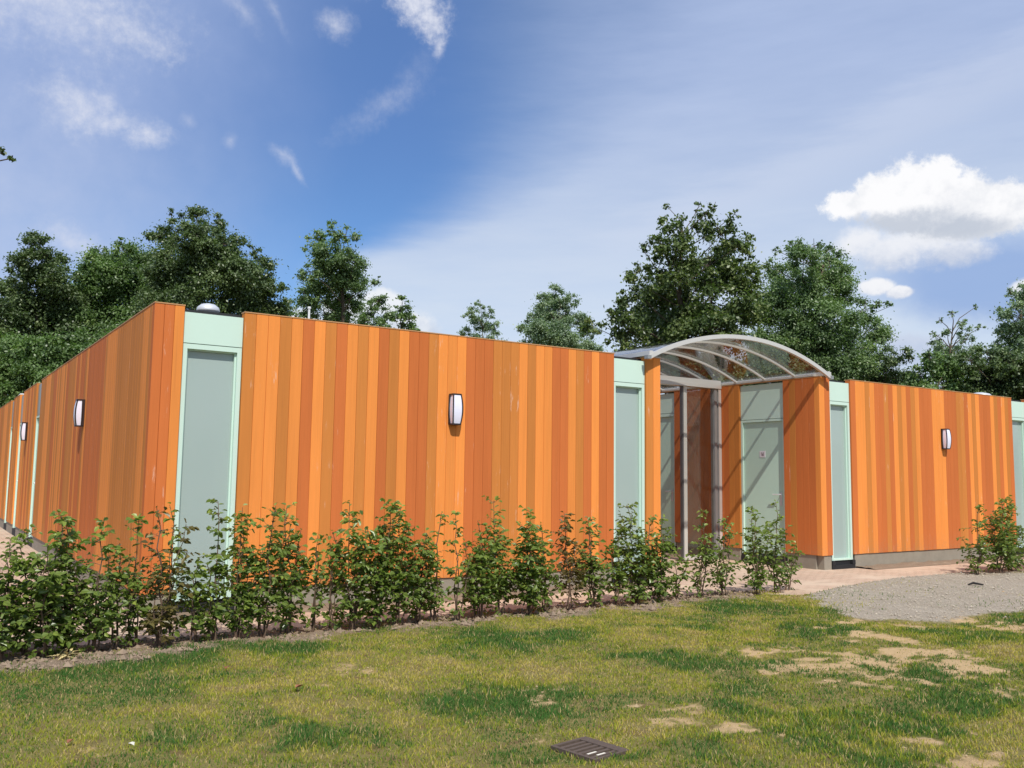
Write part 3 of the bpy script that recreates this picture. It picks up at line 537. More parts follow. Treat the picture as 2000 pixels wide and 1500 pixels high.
def window(parent, a0, a1, fn=FRONT):
    mb = WB(fn); mb.wbox(a0+.004, a1-.004, .030, .12, 2.708, 3.022); mb.build('upper_panel', MINT, parent)
    fr = WB(fn); zb, zt = .132, 2.700; l, r = a0+.006, a1-.006; jl, jr, hd = .042, .046, .05
    fr.wbox(l, l+jl, .028, .15, zb, zt); fr.wbox(r-jr, r, .028, .15, zb, zt)
    fr.wbox(l+jl, r-jr, .029, .15, zt-hd, zt); fr.wbox(l+jl, r-jr, .029, .15, zb, zb+.028)
    # stepped inner rebate
    fr.wbox(l+jl, l+jl+.014, .062, .15, zb+.028, zt-hd); fr.wbox(r-jr-.018, r-jr, .062, .15, zb+.028, zt-hd); fr.wbox(l+jl+.014, r-jr-.018, .063, .15, zt-hd-.014, zt-hd)
    f = fr.build('window', MINT, parent)
    g = WB(fn); g.wbox(l+jl+.012, r-jr-.016, .098, .110, zb+.02, zt-hd-.012); g.build('glass', FROST, f)
    k = WB(fn); k.wbox(a0-.02, a1+.02, .0, .14, -.02, .060); k.wbox(a0-.02, a0+.05, -.004, .13, .0605, .128); k.wbox(a1-.05, a1+.02, -.004, .13, .0605, .128); k.wbox(a0+.0505, a1-.0505, .05, .13, .0605, .128)
    k.build('base_block', BLACK, parent)
    j = WB(fn); j.wbox(a0, a1, .10, .13, 2.69, 2.72); j.build('panel_joint', DARK, parent)
def door(parent, fn, a0, a1, hinge, split=2.44, leafz=2.40, panel=None, sign=False, zb=.14):
    mb = WB(fn); mb.wbox(a0+.004, a1-.004, .034, .12, split+.006, 3.045); mb.build('fanlight_panel', panel or MINT, parent)
    fr = WB(fn); fr.wbox(a0+.004, a0+.045, .030, .15, zb, split-.002); fr.wbox(a1-.045, a1-.004, .030, .15, zb, split-.002); fr.wbox(a0+.045, a1-.045, .031, .15, leafz, split-.002); fr.build('door_frame', MINT, parent)
    lf = WB(fn); lf.wbox(a0+.048, a1-.048, .062, .11, zb+.01, leafz-.004); d = lf.build('door', MINT_SHADE, parent)
    s = 1 if hinge == 'near' else -1; ah = (a0+.115) if s == 1 else (a1-.115)
    hd = WB(fn); hd.wbox(ah-.022, ah+.022, .054, .0625, .98, 1.20)
    p0 = fn(ah, .06); p1 = fn(ah, .005); p2 = fn(ah+s*.135, .005)
    hd.tube([(p0[0], p0[1], 1.165), (p1[0], p1[1], 1.165), (p2[0], p2[1], 1.163)], .010, 8); hd.build('handle', STEEL, d)
    th = WB(fn); th.wbox(a0, a1, .02, .14, .0, zb-.004); th.build('threshold', BLACK, parent)
    if sign:
        sg = WB(fn); c = (a0+a1)/2+.02; sg.mat = 0; sg.wbox(c-.062, c+.062, .056, .0621, 1.79, 1.90); sg.mat = 1
        sg.wbox(c-.032, c+.020, .0545, .0558, 1.815, 1.853); sg.wbox(c-.028, c-.012, .0545, .0558, 1.8535, 1.878); sg.wbox(c+.004, c+.032, .0545, .0558, 1.857, 1.872)
        sg.build('sign', [SIGNW, SIGNG], d)
# left building
A = thing('wooden_building', (5.2, 9.4, 0), 'long orange plank-clad flat-roofed building on the left with its corner towards the lawn', 'building', 'orange plank-clad buildings')
FR1 = 'MLLMLDLMDLMLDMLDDMLLLDDDMMMLMLLDDLMDLDDD'
clad(A, FRONT, [(1.900, 2.192)], tones='DDL', name='corner_cladding', pitch=.098)
clad(A, FRONT, [(2.797, 7.819)], tones=FR1[:39], name='front_cladding', pitch=.1288)
clad(A, FRONT, [(8.391, 8.659)], tones='ML', name='pier_cladding')
LW = [(9.426, 18.72), (19.52, 21.95), (22.75, 24.15), (24.93, 30.0)]
clad(A, LEFT, LW, mixw='LLLLMMMMDD', name='side_cladding')
clad(A, PASSL, [(9.426, 10.6), (11.6, 16.9)], name='passage_cladding')
coping(A, FRONT, [(1.900, 2.192), (2.797, 7.819), (8.391, 8.659)]); coping(A, LEFT, [(9.446, 18.72), (19.52, 21.95), (22.75, 24.15), (24.93, 30.0)])
plinth(A, FRONT, [(1.96, 2.16), (2.83, 7.79), (8.42, 8.60)]); plinth(A, LEFT, LW); plinth(A, PASSL, [(9.47, 17)])
window(A, 2.192, 2.797); window(A, 7.819, 8.391)
door(A, PASSL, 10.6, 11.6, 'far')
for a0, a1 in ((18.72, 19.52), (21.95, 22.75), (24.15, 24.93)): door(A, LEFT, a0, a1, 'near', panel=FANG)
c_ = MB(); c_.box(XC+.12, 8.54, Y0+.12, 30, .0, 2.95); c_.build('core_wall', DARK, A)
r_ = MB(); r_.box(XC+.1205, 8.5395, Y0+.1205, 29.99, 2.951, 3.0)
r_.box(XC+.125, 8.53, Y0+.125, Y0+.30, 3.0005, 3.066); r_.box(XC+.125, XC+.30, Y0+.3005, 29.9, 3.0005, 3.066); r_.box(8.40, 8.53, Y0+.3005, 29.9, 3.0005, 3.066)
roof = r_.build('roof', BLACK, A)
v = MB(); v.sm = True; v.lathe([(.075, 3.0), (.075, 3.24), (.125, 3.262), (.132, 3.278), (.12, 3.315), (.08, 3.348), (.02, 3.362)], 2.75, 10.6, 24); v.build('roof_vent', STEEL, roof)
for x, y, z1, r in ((4.50, 12., 3.74, .016), (4.27, 12., 3.585, .014)):
    v = MB(); v.tube([(x, y, 3.0), (x, y, z1)], r, 8); v.tube([(x, y, z1-.03), (x, y, z1)], r*1.5, 8); v.build('vent_pipe', VENTW, roof)
v = MB(); v.sm = True; v.lathe([(.10, 3.0), (.11, 3.10), (.10, 3.16), (.05, 3.22)], 2.08, 24.35, 14); v.build('roof_vent', VENTW, roof)
# right building
B = thing('wooden_building', (15.5, 9.4, 0), 'orange plank-clad flat-roofed building on the right, beyond the canopied entrance', 'building', 'orange plank-clad buildings')
FR2 = 'DLLMLDDMDLMLDMLDDDLLLDDDMMDLMLDDDLMDLMD'
clad(B, FRONT, [(12.100, 12.366)], tones='LD', name='pier_cladding'); clad(B, FRONT, [(12.905, 17.968)], tones=FR2, name='front_cladding')
clad(B, FRONT, [(18.53, 23.6)], name='end_cladding')
clad(B, PASS, [(9.426, 10.06), (11.02, 12.66), (13.70, 16.9)], mixw='DDDMBB', name='passage_cladding')  # browner boards here: the weak grazing light is put into their tones
coping(B, FRONT, [(12.100, 12.366), (12.905, 17.968), (18.53, 23.6)]); coping(B, PASS, [(9.446, 16.9)])
plinth(B, FRONT, [(12.16, 12.34), (12.94, 17.93), (18.56, 23.6)]); plinth(B, PASS, [(9.47, 10.03), (11.05, 12.62), (13.73, 16.9)])
window(B, 12.366, 12.905); window(B, 17.968, 18.53)
door(B, PASS, 10.06, 11.02, 'near', sign=True); door(B, PASS, 12.66, 13.70, 'near', split=2.66, leafz=2.60)
c_ = MB(); c_.box(X1+.12, 23.5, Y0+.12, 16.85, .0, 2.95); c_.build('core_wall', DARK, B)
r_ = MB(); r_.box(X1+.1205, 23.49, Y0+.1205, 16.84, 2.951, 3.0); r_.box(X1+.125, 23.4, Y0+.125, Y0+.30, 3.0005, 3.066)
roof = r_.build('roof', BLACK, B)
v = MB(); v.sm = True; v.lathe([(.12, 3.0), (.12, 3.30), (.24, 3.315), (.25, 3.34), (.20, 3.39), (.08, 3.42)], 19.86, 11.0, 20); v.build('roof_vent', STEEL, roof)
v = MB(); v.tube([(16.62, 9.34, .225), (16.62, 9.34, .16)], .02, 6); 
# ------------------------------------------------------------------ canopy over the entrance
CA = thing('entrance_canopy', (10.3, 12.5, 3.05), 'clear barrel-vaulted canopy on pale aluminium ribs bridging the two orange buildings', 'canopy')
cxa, hw, sag = 10.30, 1.96, .455; RA = (hw*hw+sag*sag)/(2*sag); cz = 3.075+sag-RA; am = math.asin(hw/RA)
def arcp(q, dr=0.): return cxa+math.sin(q)*(RA+dr), cz+math.cos(q)*(RA+dr)
def rib(y, wd, r0, r1):
    mb = MB(); n = 40; b = 0
    for i in range(n+1):
        q = -am+2*am*i/n; (xa, za), (xb, zb) = arcp(q, r0), arcp(q, r1)
        mb.v += [(xa, y, za), (xb, y, zb), (xb, y+wd, zb), (xa, y+wd, za)]
    for i in range(n):
        for k in range(4): k2 = (k+1) % 4; mb.face([i*4+k, i*4+k2, (i+1)*4+k2, (i+1)*4+k])
    mb.face([0, 1, 2, 3]); mb.face([n*4+3, n*4+2, n*4+1, n*4]); return mb
rib(9.20, .050, -.040, .020).build('arch_rib', ALU, CA)
for i in range(11): rib(9.80+i*.635, .034, -.036, -.004).build('arch_rib', ALU, CA)
mb = MB(); mb.sm = True; n = 40
for i in range(n+1):
    q = -am+2*am*i/n
    for y in (9.256, 16.6):
        for dr in (.0, .010): xa, za = arcp(q, dr); mb.v.append((xa, y, za))
for i in range(n):
    a, b = i*4, (i+1)*4; mb.face([a, b, b+2, a+2]); mb.face([a+1, a+3, b+3, b+1])
mb.build('glazing', CANOPY, CA)
for sx_, x0, x1 in ((-1, 8.345, 8.43), (1, 12.17, 12.255)):
    mb = MB(); mb.box(x0, x1, 9.205, 16.6, 3.0935, 3.150); mb.box(x0+.02, x1-.02, 9.21, 16.59, 3.1505, 3.158); mb.build('gutter', ALU, CA)
mb = MB(); mb.box(8.30, 8.37, 9.19, 9.26, 3.04, 3.09); mb.build('end_shoe', ALUG, CA)
mb = MB(); mb.box(12.235, 12.30, 9.19, 9.26, 3.035, 3.09); mb.build('end_shoe', ALUG, CA)
# flashing of the vault on the wall tops
mb = MB(); mb.box(12.10, 12.17, 9.43, 16.6, 3.0935, 3.125); mb.build('wall_flashing', ALU, CA)
# ------------------------------------------------------------------ glazed screen inside the passage
S = thing('glass_partition', (11.6, 11.5, 0), 'glazed screen with aluminium posts standing across the passage under the canopy', 'glass screen')
mb = MB(); mb.box(8.665, 12.092, 11.44, 11.56, 3.095, 3.175); mb.box(8.665, 12.092, 11.425, 11.575, 3.030, 3.0945); mb.build('header_beam', ALU, S)
def tymp():
    mb = MB(); n = 24
    for i in range(n+1):
        x = 8.7+(12.05-8.7)*i/n; zt = cz+math.sqrt(RA*RA-(x-cxa)**2)-.05
        mb.v += [(x, 11.50, 3.176), (x, 11.50, max(zt, 3.18)), (x, 11.508, max(zt, 3.18)), (x, 11.508, 3.176)]
    for i in range(n): mb.face([i*4, (i+1)*4, (i+1)*4+1, i*4+1]); mb.face([i*4+3, i*4+2, (i+1)*4+2, (i+1)*4+3])
    return mb
tymp().build('upper_pane', CANOPY, S)
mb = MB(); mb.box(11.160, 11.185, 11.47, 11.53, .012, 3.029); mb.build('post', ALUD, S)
mb = MB(); mb.box(11.186, 11.262, 11.46, 11.54, .012, 3.029); mb.build('post', ALU, S)
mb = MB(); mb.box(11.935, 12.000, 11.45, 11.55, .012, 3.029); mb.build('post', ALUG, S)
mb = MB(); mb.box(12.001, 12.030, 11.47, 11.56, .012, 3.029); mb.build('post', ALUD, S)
mb = MB(); mb.box(12.031, 12.096, 11.44, 11.55, .012, 3.029); mb.build('post', ALU, S)
mb = MB(); mb.box(11.263, 11.934, 11.496, 11.504, .085, 3.028); mb.build('pane', PANE, S)
mb = MB(); mb.box(11.263, 11.934, 11.46, 11.54, .012, .084); mb.build('bottom_rail', ALU, S)
# ------------------------------------------------------------------ wall lamps
def wall_lamp(pos, face, label):
    """face 'front' looks to -Y, 'side' looks to -X; pos = point on the wall at the lamp's middle"""
    t_ = thing('wall_lamp', pos, label, 'wall lamp', 'dark framed wall lamps on the planks'); px, py, pz = pos
    fn = (lambda a, d: (px+a, py-d)) if face == 'front' else (lambda a, d: (px-d, py-a))
    hh = .185
    def prof(z): q = 1-(z/hh)**2; return .058+.017*q, .100+.026*q      # half width, depth: barrel outline
    zs = [-hh+.014+(2*hh-.028)*i/10 for i in range(11)]
    mb = MB(); pts = []
    def ring(z, k=1., e=0.):
        w_, d_ = prof(z); w_ -= e; d_ -= e
        return [(*fn(-w_, .032), z+pz), (*fn(-w_, d_*.80), z+pz), (*fn(-w_*.72, d_), z+pz), (*fn(w_*.72, d_), z+pz), (*fn(w_, d_*.80), z+pz), (*fn(w_, .032), z+pz)]
    for z_ in zs: mb.v += ring(z_, e=.006)
    for i in range(10):
        for k in range(5): mb.face([i*6+k, i*6+k+1, (i+1)*6+k+1, (i+1)*6+k])
    mb.build('diffuser', LAMPW, t_)
    fr = MB()
    for k in (0, 1.5, 3.5, 5):
        pth = []
        for z_ in zs:
            rr = ring(z_)
            p_ = Vector(rr[int(k)]) if k == int(k) else (Vector(rr[int(k)])+Vector(rr[int(k)+1]))/2
            pth.append(p_)
        fr.tube(pth, .0085, 5)
    w_, d_ = .064, .103
    for za, zb_ in ((hh-.016, hh), (-hh, -hh+.016)):
        pl = [fn(-w_, 0.), fn(-w_, d_*.85), fn(-w_*.75, d_), fn(w_*.75, d_), fn(w_, d_*.85), fn(w_, 0.)]; fr.prism(pl, pz+za, pz+zb_)
    fr.build('frame', LAMPD, t_)
    bp = MB(); a0, a1 = fn(-.068, .0), fn(.068, .034); bp.box(a0[0], a1[0], a0[1], a1[1], pz-hh+.0165, pz+hh-.0165); bp.build('back_plate', LAMPD, t_)
wall_lamp((5.33, Y0, 2.188), 'front', 'dark framed white wall lamp on the long front wall of the left building')
wall_lamp((15.56, Y0, 2.186), 'front', 'dark framed white wall lamp on the front wall of the right building')
wall_lamp((XC, 13.45, 2.185), 'side', 'nearer of the two wall lamps on the receding left side wall')
wall_lamp((XC, 20.75, 2.185), 'side', 'farther wall lamp on the receding side wall, between the door strips')
# ------------------------------------------------------------------ drain grate
G = thing('drain_grate', (2.99, 3.76, .02), 'rusty brown rectangular drain grate set in the grass near the bottom edge', 'drain grate')
RUST = plain('rusty cast iron', (.12, .088, .068), .8, .2, var=.35, nscale=40, bmp=.4)
PIT = plain('drain pit', (.02, .017, .014), .9)
PALE = plain('pale litter', (.75, .70, .58), .7)
ga = math.radians(9)
def gp(u, v, z): return (2.993+u*math.cos(ga)-v*math.sin(ga), 3.757+u*math.sin(ga)+v*math.cos(ga), z)
def gbox(mb, u0, u1, v0, v1, z0, z1):
    b = len(mb.v); mb.v += [gp(u, v, z) for z in (z0, z1) for u, v in ((u0, v0), (u1, v0), (u1, v1), (u0, v1))]
    for q in ((0,3,2,1),(4,5,6,7),(0,1,5,4),(1,2,6,5),(2,3,7,6),(3,0,4,7)): mb.face([b+i for i in q])
gzz = float(gz(np.array([2.99]), np.array([3.76]))[0])+.024
fr = MB(); L_, W2 = .132, .155
for q in ((-L_, L_, -W2, -W2+.02), (-L_, L_, W2-.02, W2), (-L_, -L_+.02, -W2+.021, W2-.021), (L_-.062, L_, -W2+.021, W2-.021)): gbox(fr, *q, gzz-.05, gzz)
fr.build('grate_frame', RUST, G)
br = MB()
for i in range(6): v0 = -W2+.036+i*.042; gbox(br, -L_+.021, L_-.063, v0, v0+.021, gzz-.03, gzz-.003)
br.build('grate_bars', RUST, G)
pt = MB(); gbox(pt, -L_+.021, L_-.063, -W2+.021, W2-.021, gzz-.049, gzz-.040); pt.build('pit', PIT, G)
lp = MB(); gbox(lp, -.06, .0, -.108, -.096, gzz-.028, gzz-.002); gbox(lp, -.085, -.02, -.066, -.054, gzz-.028, gzz-.002); setp(lp.build('paper_litter', PALE, None, (2.95, 3.68, gzz)), 'pale scrap of litter caught between the bars of the drain grate', 'litter')
# ------------------------------------------------------------------ fallen leaves and litter
def leafobj(name, x, y, s, ang, c, label, cat, up=.02, group=None):
    z0 = float(gz(np.array([x]), np.array([y]))[0])+up; ca, sa = math.cos(ang), math.sin(ang)
    pr = [(0,0,0),(.3,.28,.25),(.75,.30,.2),(1.1,0,.12),(.75,-.3,.28),(.3,-.28,.3),(.55,0,.02)]
    V = [(x+(a*ca-b*sa)*s, y+(a*sa+b*ca)*s, z0+k*s) for a, b, k in pr]
    mb = MB(); mb.v = V
    for q in ((0,6,1),(1,6,2),(2,6,3),(3,6,4),(4,6,5),(5,6,0)): mb.face(list(q))
    o = mb.build(name, c, None, (x, y, z0)); return setp(o, label, cat, group)
RED = plain('dry red leaf', (.30, .12, .06), .6, var=.3, nscale=60); STR = plain('dry straw leaf', (.62, .50, .24), .7, var=.2, nscale=50)
leafobj('fallen_leaf', 2.14, 5.71, .06, .3, RED, 'curled reddish dead leaf lying on the grass left of centre', 'leaf', .03)
leafobj('fallen_leaf', 1.96, 6.61, .05, 1.3, RED, 'small reddish dead leaf in the grass below the left window', 'leaf', .025)
leafobj('fallen_leaf', 1.01, 4.88, .04, 2.0, plain('bleached leaf', (.62, .60, .50), .6), 'bleached whitish leaf low in the grass at bottom left', 'leaf', .035)
leafobj('fallen_leaf', .74, 5.11, .05, .9, RED, 'brownish dead leaf in the grass at the far left edge', 'leaf', .025)
k = MB(); k.tube([(12.10, 6.97, .02), (12.16, 6.93, .045), (12.30, 6.87, .02)], [.010, .018, .010], 6); setp(k.build('bark_chip', plain('black chip', (.02, .018, .016), .8), None, (12.19, 6.92, 0)), 'small black chip of wood lying on the grey gravel', 'wood chip')
wp = thing('withered_plant', (1.03, 7.62, 0), 'small withered straw-coloured plant at the foot of the hedge on the left', 'plant')
mb = MB(); rr = random.Random(3)
for i in range(26):
    a = rr.uniform(0, 6.28); l = rr.uniform(.07, .17); up_ = rr.uniform(.25, 1.0); q = Vector((math.cos(a), math.sin(a), up_)).normalized()*l
    c0 = Vector((1.03+rr.uniform(-.05, .05), 7.62+rr.uniform(-.05, .05), 0)); s_ = Vector((-math.sin(a), math.cos(a), 0))*.011
    b = len(mb.v); mb.v += [tuple(c0), tuple(c0+q*.5+s_), tuple(c0+q+Vector((0, 0, -.04))), tuple(c0+q*.5-s_)]; mb.face([b, b+1, b+2, b+3])
mb.build('leaves', STR, wp)
# ------------------------------------------------------------------ foliage builders
def leaf_mesh(name, Cn, D, N, Ln, Wd, var, fold=.25):
    """leaves: centre, axis direction, normal, length, width -> folded six-point leaves (two quads)"""
    D = D/np.linalg.norm(D, axis=1, keepdims=True); S = np.cross(D, N); S /= (np.linalg.norm(S, axis=1, keepdims=True)+1e-9); N = np.cross(S, D)
    L = Ln[:, None]; W = Wd[:, None]; n = len(Cn); V = np.zeros((n, 6, 3))
    V[:,0] = Cn; V[:,1] = Cn+D*L*.38+S*W*.5+N*W*fold; V[:,2] = Cn+D*L*.80+S*W*.30+N*W*fold*.6
    V[:,3] = Cn+D*L*1.0-N*L*.10; V[:,4] = Cn+D*L*.80-S*W*.30+N*W*fold*.6; V[:,5] = Cn+D*L*.38-S*W*.5+N*W*fold
    F = (np.array([(0,1,2,3),(0,3,4,5)])[None]+6*np.arange(n)[:,None,None]).reshape(-1, 4)
    return npmesh(name, V.reshape(-1, 3), F, np.repeat(var, 6))
def quad_leaves(name, Cn, D, N, Ln, Wd, var):
    D = D/np.linalg.norm(D, axis=1, keepdims=True); S = np.cross(D, N); S /= (np.linalg.norm(S, axis=1, keepdims=True)+1e-9)
    L = Ln[:, None]; W = Wd[:, None]; n = len(Cn); V = np.zeros((n, 4, 3))
    V[:,0] = Cn-D*L*.5; V[:,1] = Cn+S*W*.5+D*L*.05; V[:,2] = Cn+D*L*.5; V[:,3] = Cn-S*W*.5+D*L*.05
    F = (np.array([(0,1,2,3)])[None]+4*np.arange(n)[:,None,None]).reshape(-1, 4)
    return npmesh(name, V.reshape(-1, 3), F, np.repeat(var, 4))
def rdir(rg, n):
    v = rg.normal(0, 1, (n, 3)); return v/np.linalg.norm(v, axis=1, keepdims=True)
def tree(key, label, leafm, dens=1., ls=.15, thin=.0, trunk_r=.16, name='tree', limb_r=.032, sub=.50, group='trees behind the buildings', cat='tree', fill=True, droop=0.):
    (bx, by), blobs = TREES[key]; rg = np.random.default_rng(abs(hash_(key))); dens = dens*2.0; ls = ls*.74
    root = thing(name, (bx, by, 0), label, cat, group)
    Cs, Ds, Ns, Ls, Ws, Vs = [], [], [], [], [], []
    bl = [np.array(b) for b in blobs]
    if fill:                                       # hidden lower and rear volume of the crown
        zmin = min(b[2]-b[3] for b in bl); rm = max(b[3] for b in bl)
        for b in list(bl):
            if b[2]-b[3] < zmin+1.2*rm and rg.random() < .5: bl.append(np.array([b[0]+rg.normal(0, .4), b[1]+rg.normal(0, .4)+.3, b[2]-b[3]*1.1, b[3]*.9]))
    mb = MB(); mb.sm = True
    top = max(b[2] for b in bl); tz = [0, .25*top, .5*top, .72*top, .9*top]
    ctr = np.average([b[:2] for b in bl], axis=0, weights=[b[3] for b in bl])
    tp = [Vector((bx+(ctr[0]-bx)*q/top*(1.1)+rg.normal(0, .08)*(q > 0), by+(ctr[1]-by)*q/top*1.1+rg.normal(0, .08)*(q > 0), q)) for q in tz]
    mb.tube(tp, [trunk_r*(1-.85*q/top) for q in tz], 8)
    for b in bl:
        c = Vector(b[:3]); r = float(b[3])
        # limb from the trunk to the clump
        q = max(.3*top, min(.88*top, c.z-r-.25*(Vector((c.x, c.y, 0))-Vector((ctr[0], ctr[1], 0))).length-.3))
        i = max(0, min(3, sum(1 for k_ in tz if k_ <= q)-1)); f_ = (q-tz[i])/(tz[i+1]-tz[i]); s0 = tp[i].lerp(tp[i+1], min(1, f_))
        mid = s0.lerp(c, .55)+Vector((rg.normal(0, .12), rg.normal(0, .12), -.12*r))
        lr = limb_r*(.5+.5*min(1, r)); mb.tube([s0, mid, c, c+Vector((rg.normal(0, .2), rg.normal(0, .2), .7))*r], [lr, lr*.7, lr*.4, .008], 5, False)
        ns = max(6, int(17*(r/.5)**1.25*(1-thin*.35)))
        dv = rdir(rg, ns); rad = r*rg.uniform(.35, 1., ns)**.6*(1+.12*rg.normal(0, 1, ns)); sc = np.array(c)+dv*rad[:, None]*np.array([1, 1, .92])
        sr = r*sub*rg.uniform(.55, 1.15, ns)*(.6/max(r, .6))**.25
        for j in range(ns):
            if rg.random() < thin*.35: continue
            mb.tube([c, Vector(sc[j])], [lr*.32, .005], 3, False)
            nl = int(dens*44*(sr[j]/.28)**2/(ls/.15)**2*rg.uniform(.6, 1.25)); nl = max(6, nl)
            d = rdir(rg, nl); gs = np.abs(rg.normal(0, 1, nl))*.62; p = sc[j]+d*(sr[j]*gs)[:, None]*np.array([1.15, 1.15, .8])
            p[:, 2] -= droop*rg.uniform(0, 1, nl)*sr[j]
            Cs.append(p); nn = d*.5+np.array([0, 0, .75])+rg.normal(0, .45, (nl, 3)); Ns.append(nn)
            dd = d*.6+rg.normal(0, .6, (nl, 3)); dd[:, 2] -= .35; Ds.append(dd)
            Ls.append(ls*rg.uniform(.65, 1.25, nl)); Ws.append(ls*rg.uniform(.42, .72, nl)); cv = rg.uniform(.05, .85); Vs.append(np.clip(cv+rg.normal(0, .11, nl), 0, 1))
    mb.build('trunk', BARK, root)
    me = quad_leaves('crown', *[np.concatenate(q) for q in (Cs, Ds, Ns, Ls, Ws, Vs)]); link('crown', me, LEAFS[leafm], root)
    return len(me.polygons)
def hash_(s): return sum((i+1)*ord(c)*7919 for i, c in enumerate(s)) % 99991
tot = 0
for key, lab, lf, kw in [
 ('t1', 'dark leafy tree at the far left with a narrow lopsided top', 'dark', dict(dens=1.1, ls=.19)),
 ('t2', 'broad dark green tree between the far left tree and the tallest left tree', 'mid', dict(dens=1.2, ls=.18)),
 ('t3', 'tallest dense dark green tree on the left, above the building corner', 'dark', dict(dens=1.3, ls=.17)),
 ('t4', 'dark round-shouldered tree joined to the right of the tallest left tree', 'dark', dict(dens=1.3, ls=.17)),
 ('t4b', 'small low tree top peeping over the roof right of the dark trees', 'mid', dict(dens=.9, ls=.15, trunk_r=.09)),
 ('t5', 'open airy tree standing alone with sky showing through its crown', 'ash', dict(dens=1.5, ls=.13, thin=.15, sub=.50)),
 ('t6', 'small conical tree top just right of the airy tree', 'mid', dict(dens=1.2, ls=.15, trunk_r=.09)),
 ('t7', 'small sparse pale tree in the middle of the roofline', 'grey', dict(dens=1.7, ls=.14, thin=.1, trunk_r=.07, limb_r=.035)),
 ('t8', 'rounded grey-green birch-like tree left of the biggest tree', 'grey', dict(dens=1.6, ls=.14, thin=.1, trunk_r=.12)),
 ('t9', 'biggest broad-leaved tree with spiky top shoots behind the canopy', 'maple', dict(dens=1.1, ls=.16, sub=.48, thin=.12)),
 ('t10', 'bright green feathery tree to the right of the canopy', 'ash', dict(dens=1.25, ls=.12, sub=.50, thin=.15, droop=.5)),
 ('t11', 'sparse tree with bare arching branches near the right edge', 'grey', dict(dens=1.6, ls=.10, thin=.1, trunk_r=.08, limb_r=.035)),
 ('t12', 'grey-green wispy tree cut by the right edge of the picture', 'grey', dict(dens=1.5, ls=.12, thin=.15)),
 ('s1', 'dark bushy shrub over the right roof beside the feathery tree', 'dark', dict(dens=1.3, ls=.12, name='shrub', cat='shrub', trunk_r=.06, group='shrubs behind the right building')),
 ('s0', 'dark shrub mass seen through the clear canopy beyond the passage', 'dark', dict(dens=1.2, ls=.14, name='shrub', cat='shrub', trunk_r=.06, group='shrubs behind the right building')),
 ('s2', 'lighter large-leaved shrub over the middle of the right roof', 'mid', dict(dens=1.1, ls=.15, name='shrub', cat='shrub', trunk_r=.06, group='shrubs behind the right building')),
 ('s3', 'dark shrub mass above the right end of the right roof', 'dark', dict(dens=1.3, ls=.13, name='shrub', cat='shrub', trunk_r=.06, group='shrubs behind the right building')),
 ('l1', 'low dark thicket tree at the left edge behind the side wall', 'mid', dict(dens=1.1, ls=.18)),
 ('l2', 'low leafy tree rising just above the side wall coping', 'mid', dict(dens=1.1, ls=.18))]:
    tot += tree(key, lab, lf, **kw)
print('tree leaves', tot)
# tree just outside the frame on the left, one twig tip of it reaches into view
TREES['edge'] = ((-2.2, 11.5), [(-2.0, 11.4, 5.0, 1.0), (-1.1, 11.2, 4.7, .7), (-2.9, 11.8, 4.6, .9), (-1.9, 11.9, 5.9, .8), (-1.3, 11.5, 5.4, .55), (-.60, 11.2, 4.95, .32), (-.14, 11.1, 4.94, .20), (.18, 11.03, 4.90, .13), (.44, 11.0, 4.86, .085), (.58, 11.0, 4.83, .06), (.68, 11.0, 4.79, .045)])
tree('edge', 'young tree mostly outside the left edge, only its leafy twig tip in view', 'dark', dens=.8, ls=.085, trunk_r=.09, group=None, fill=False)
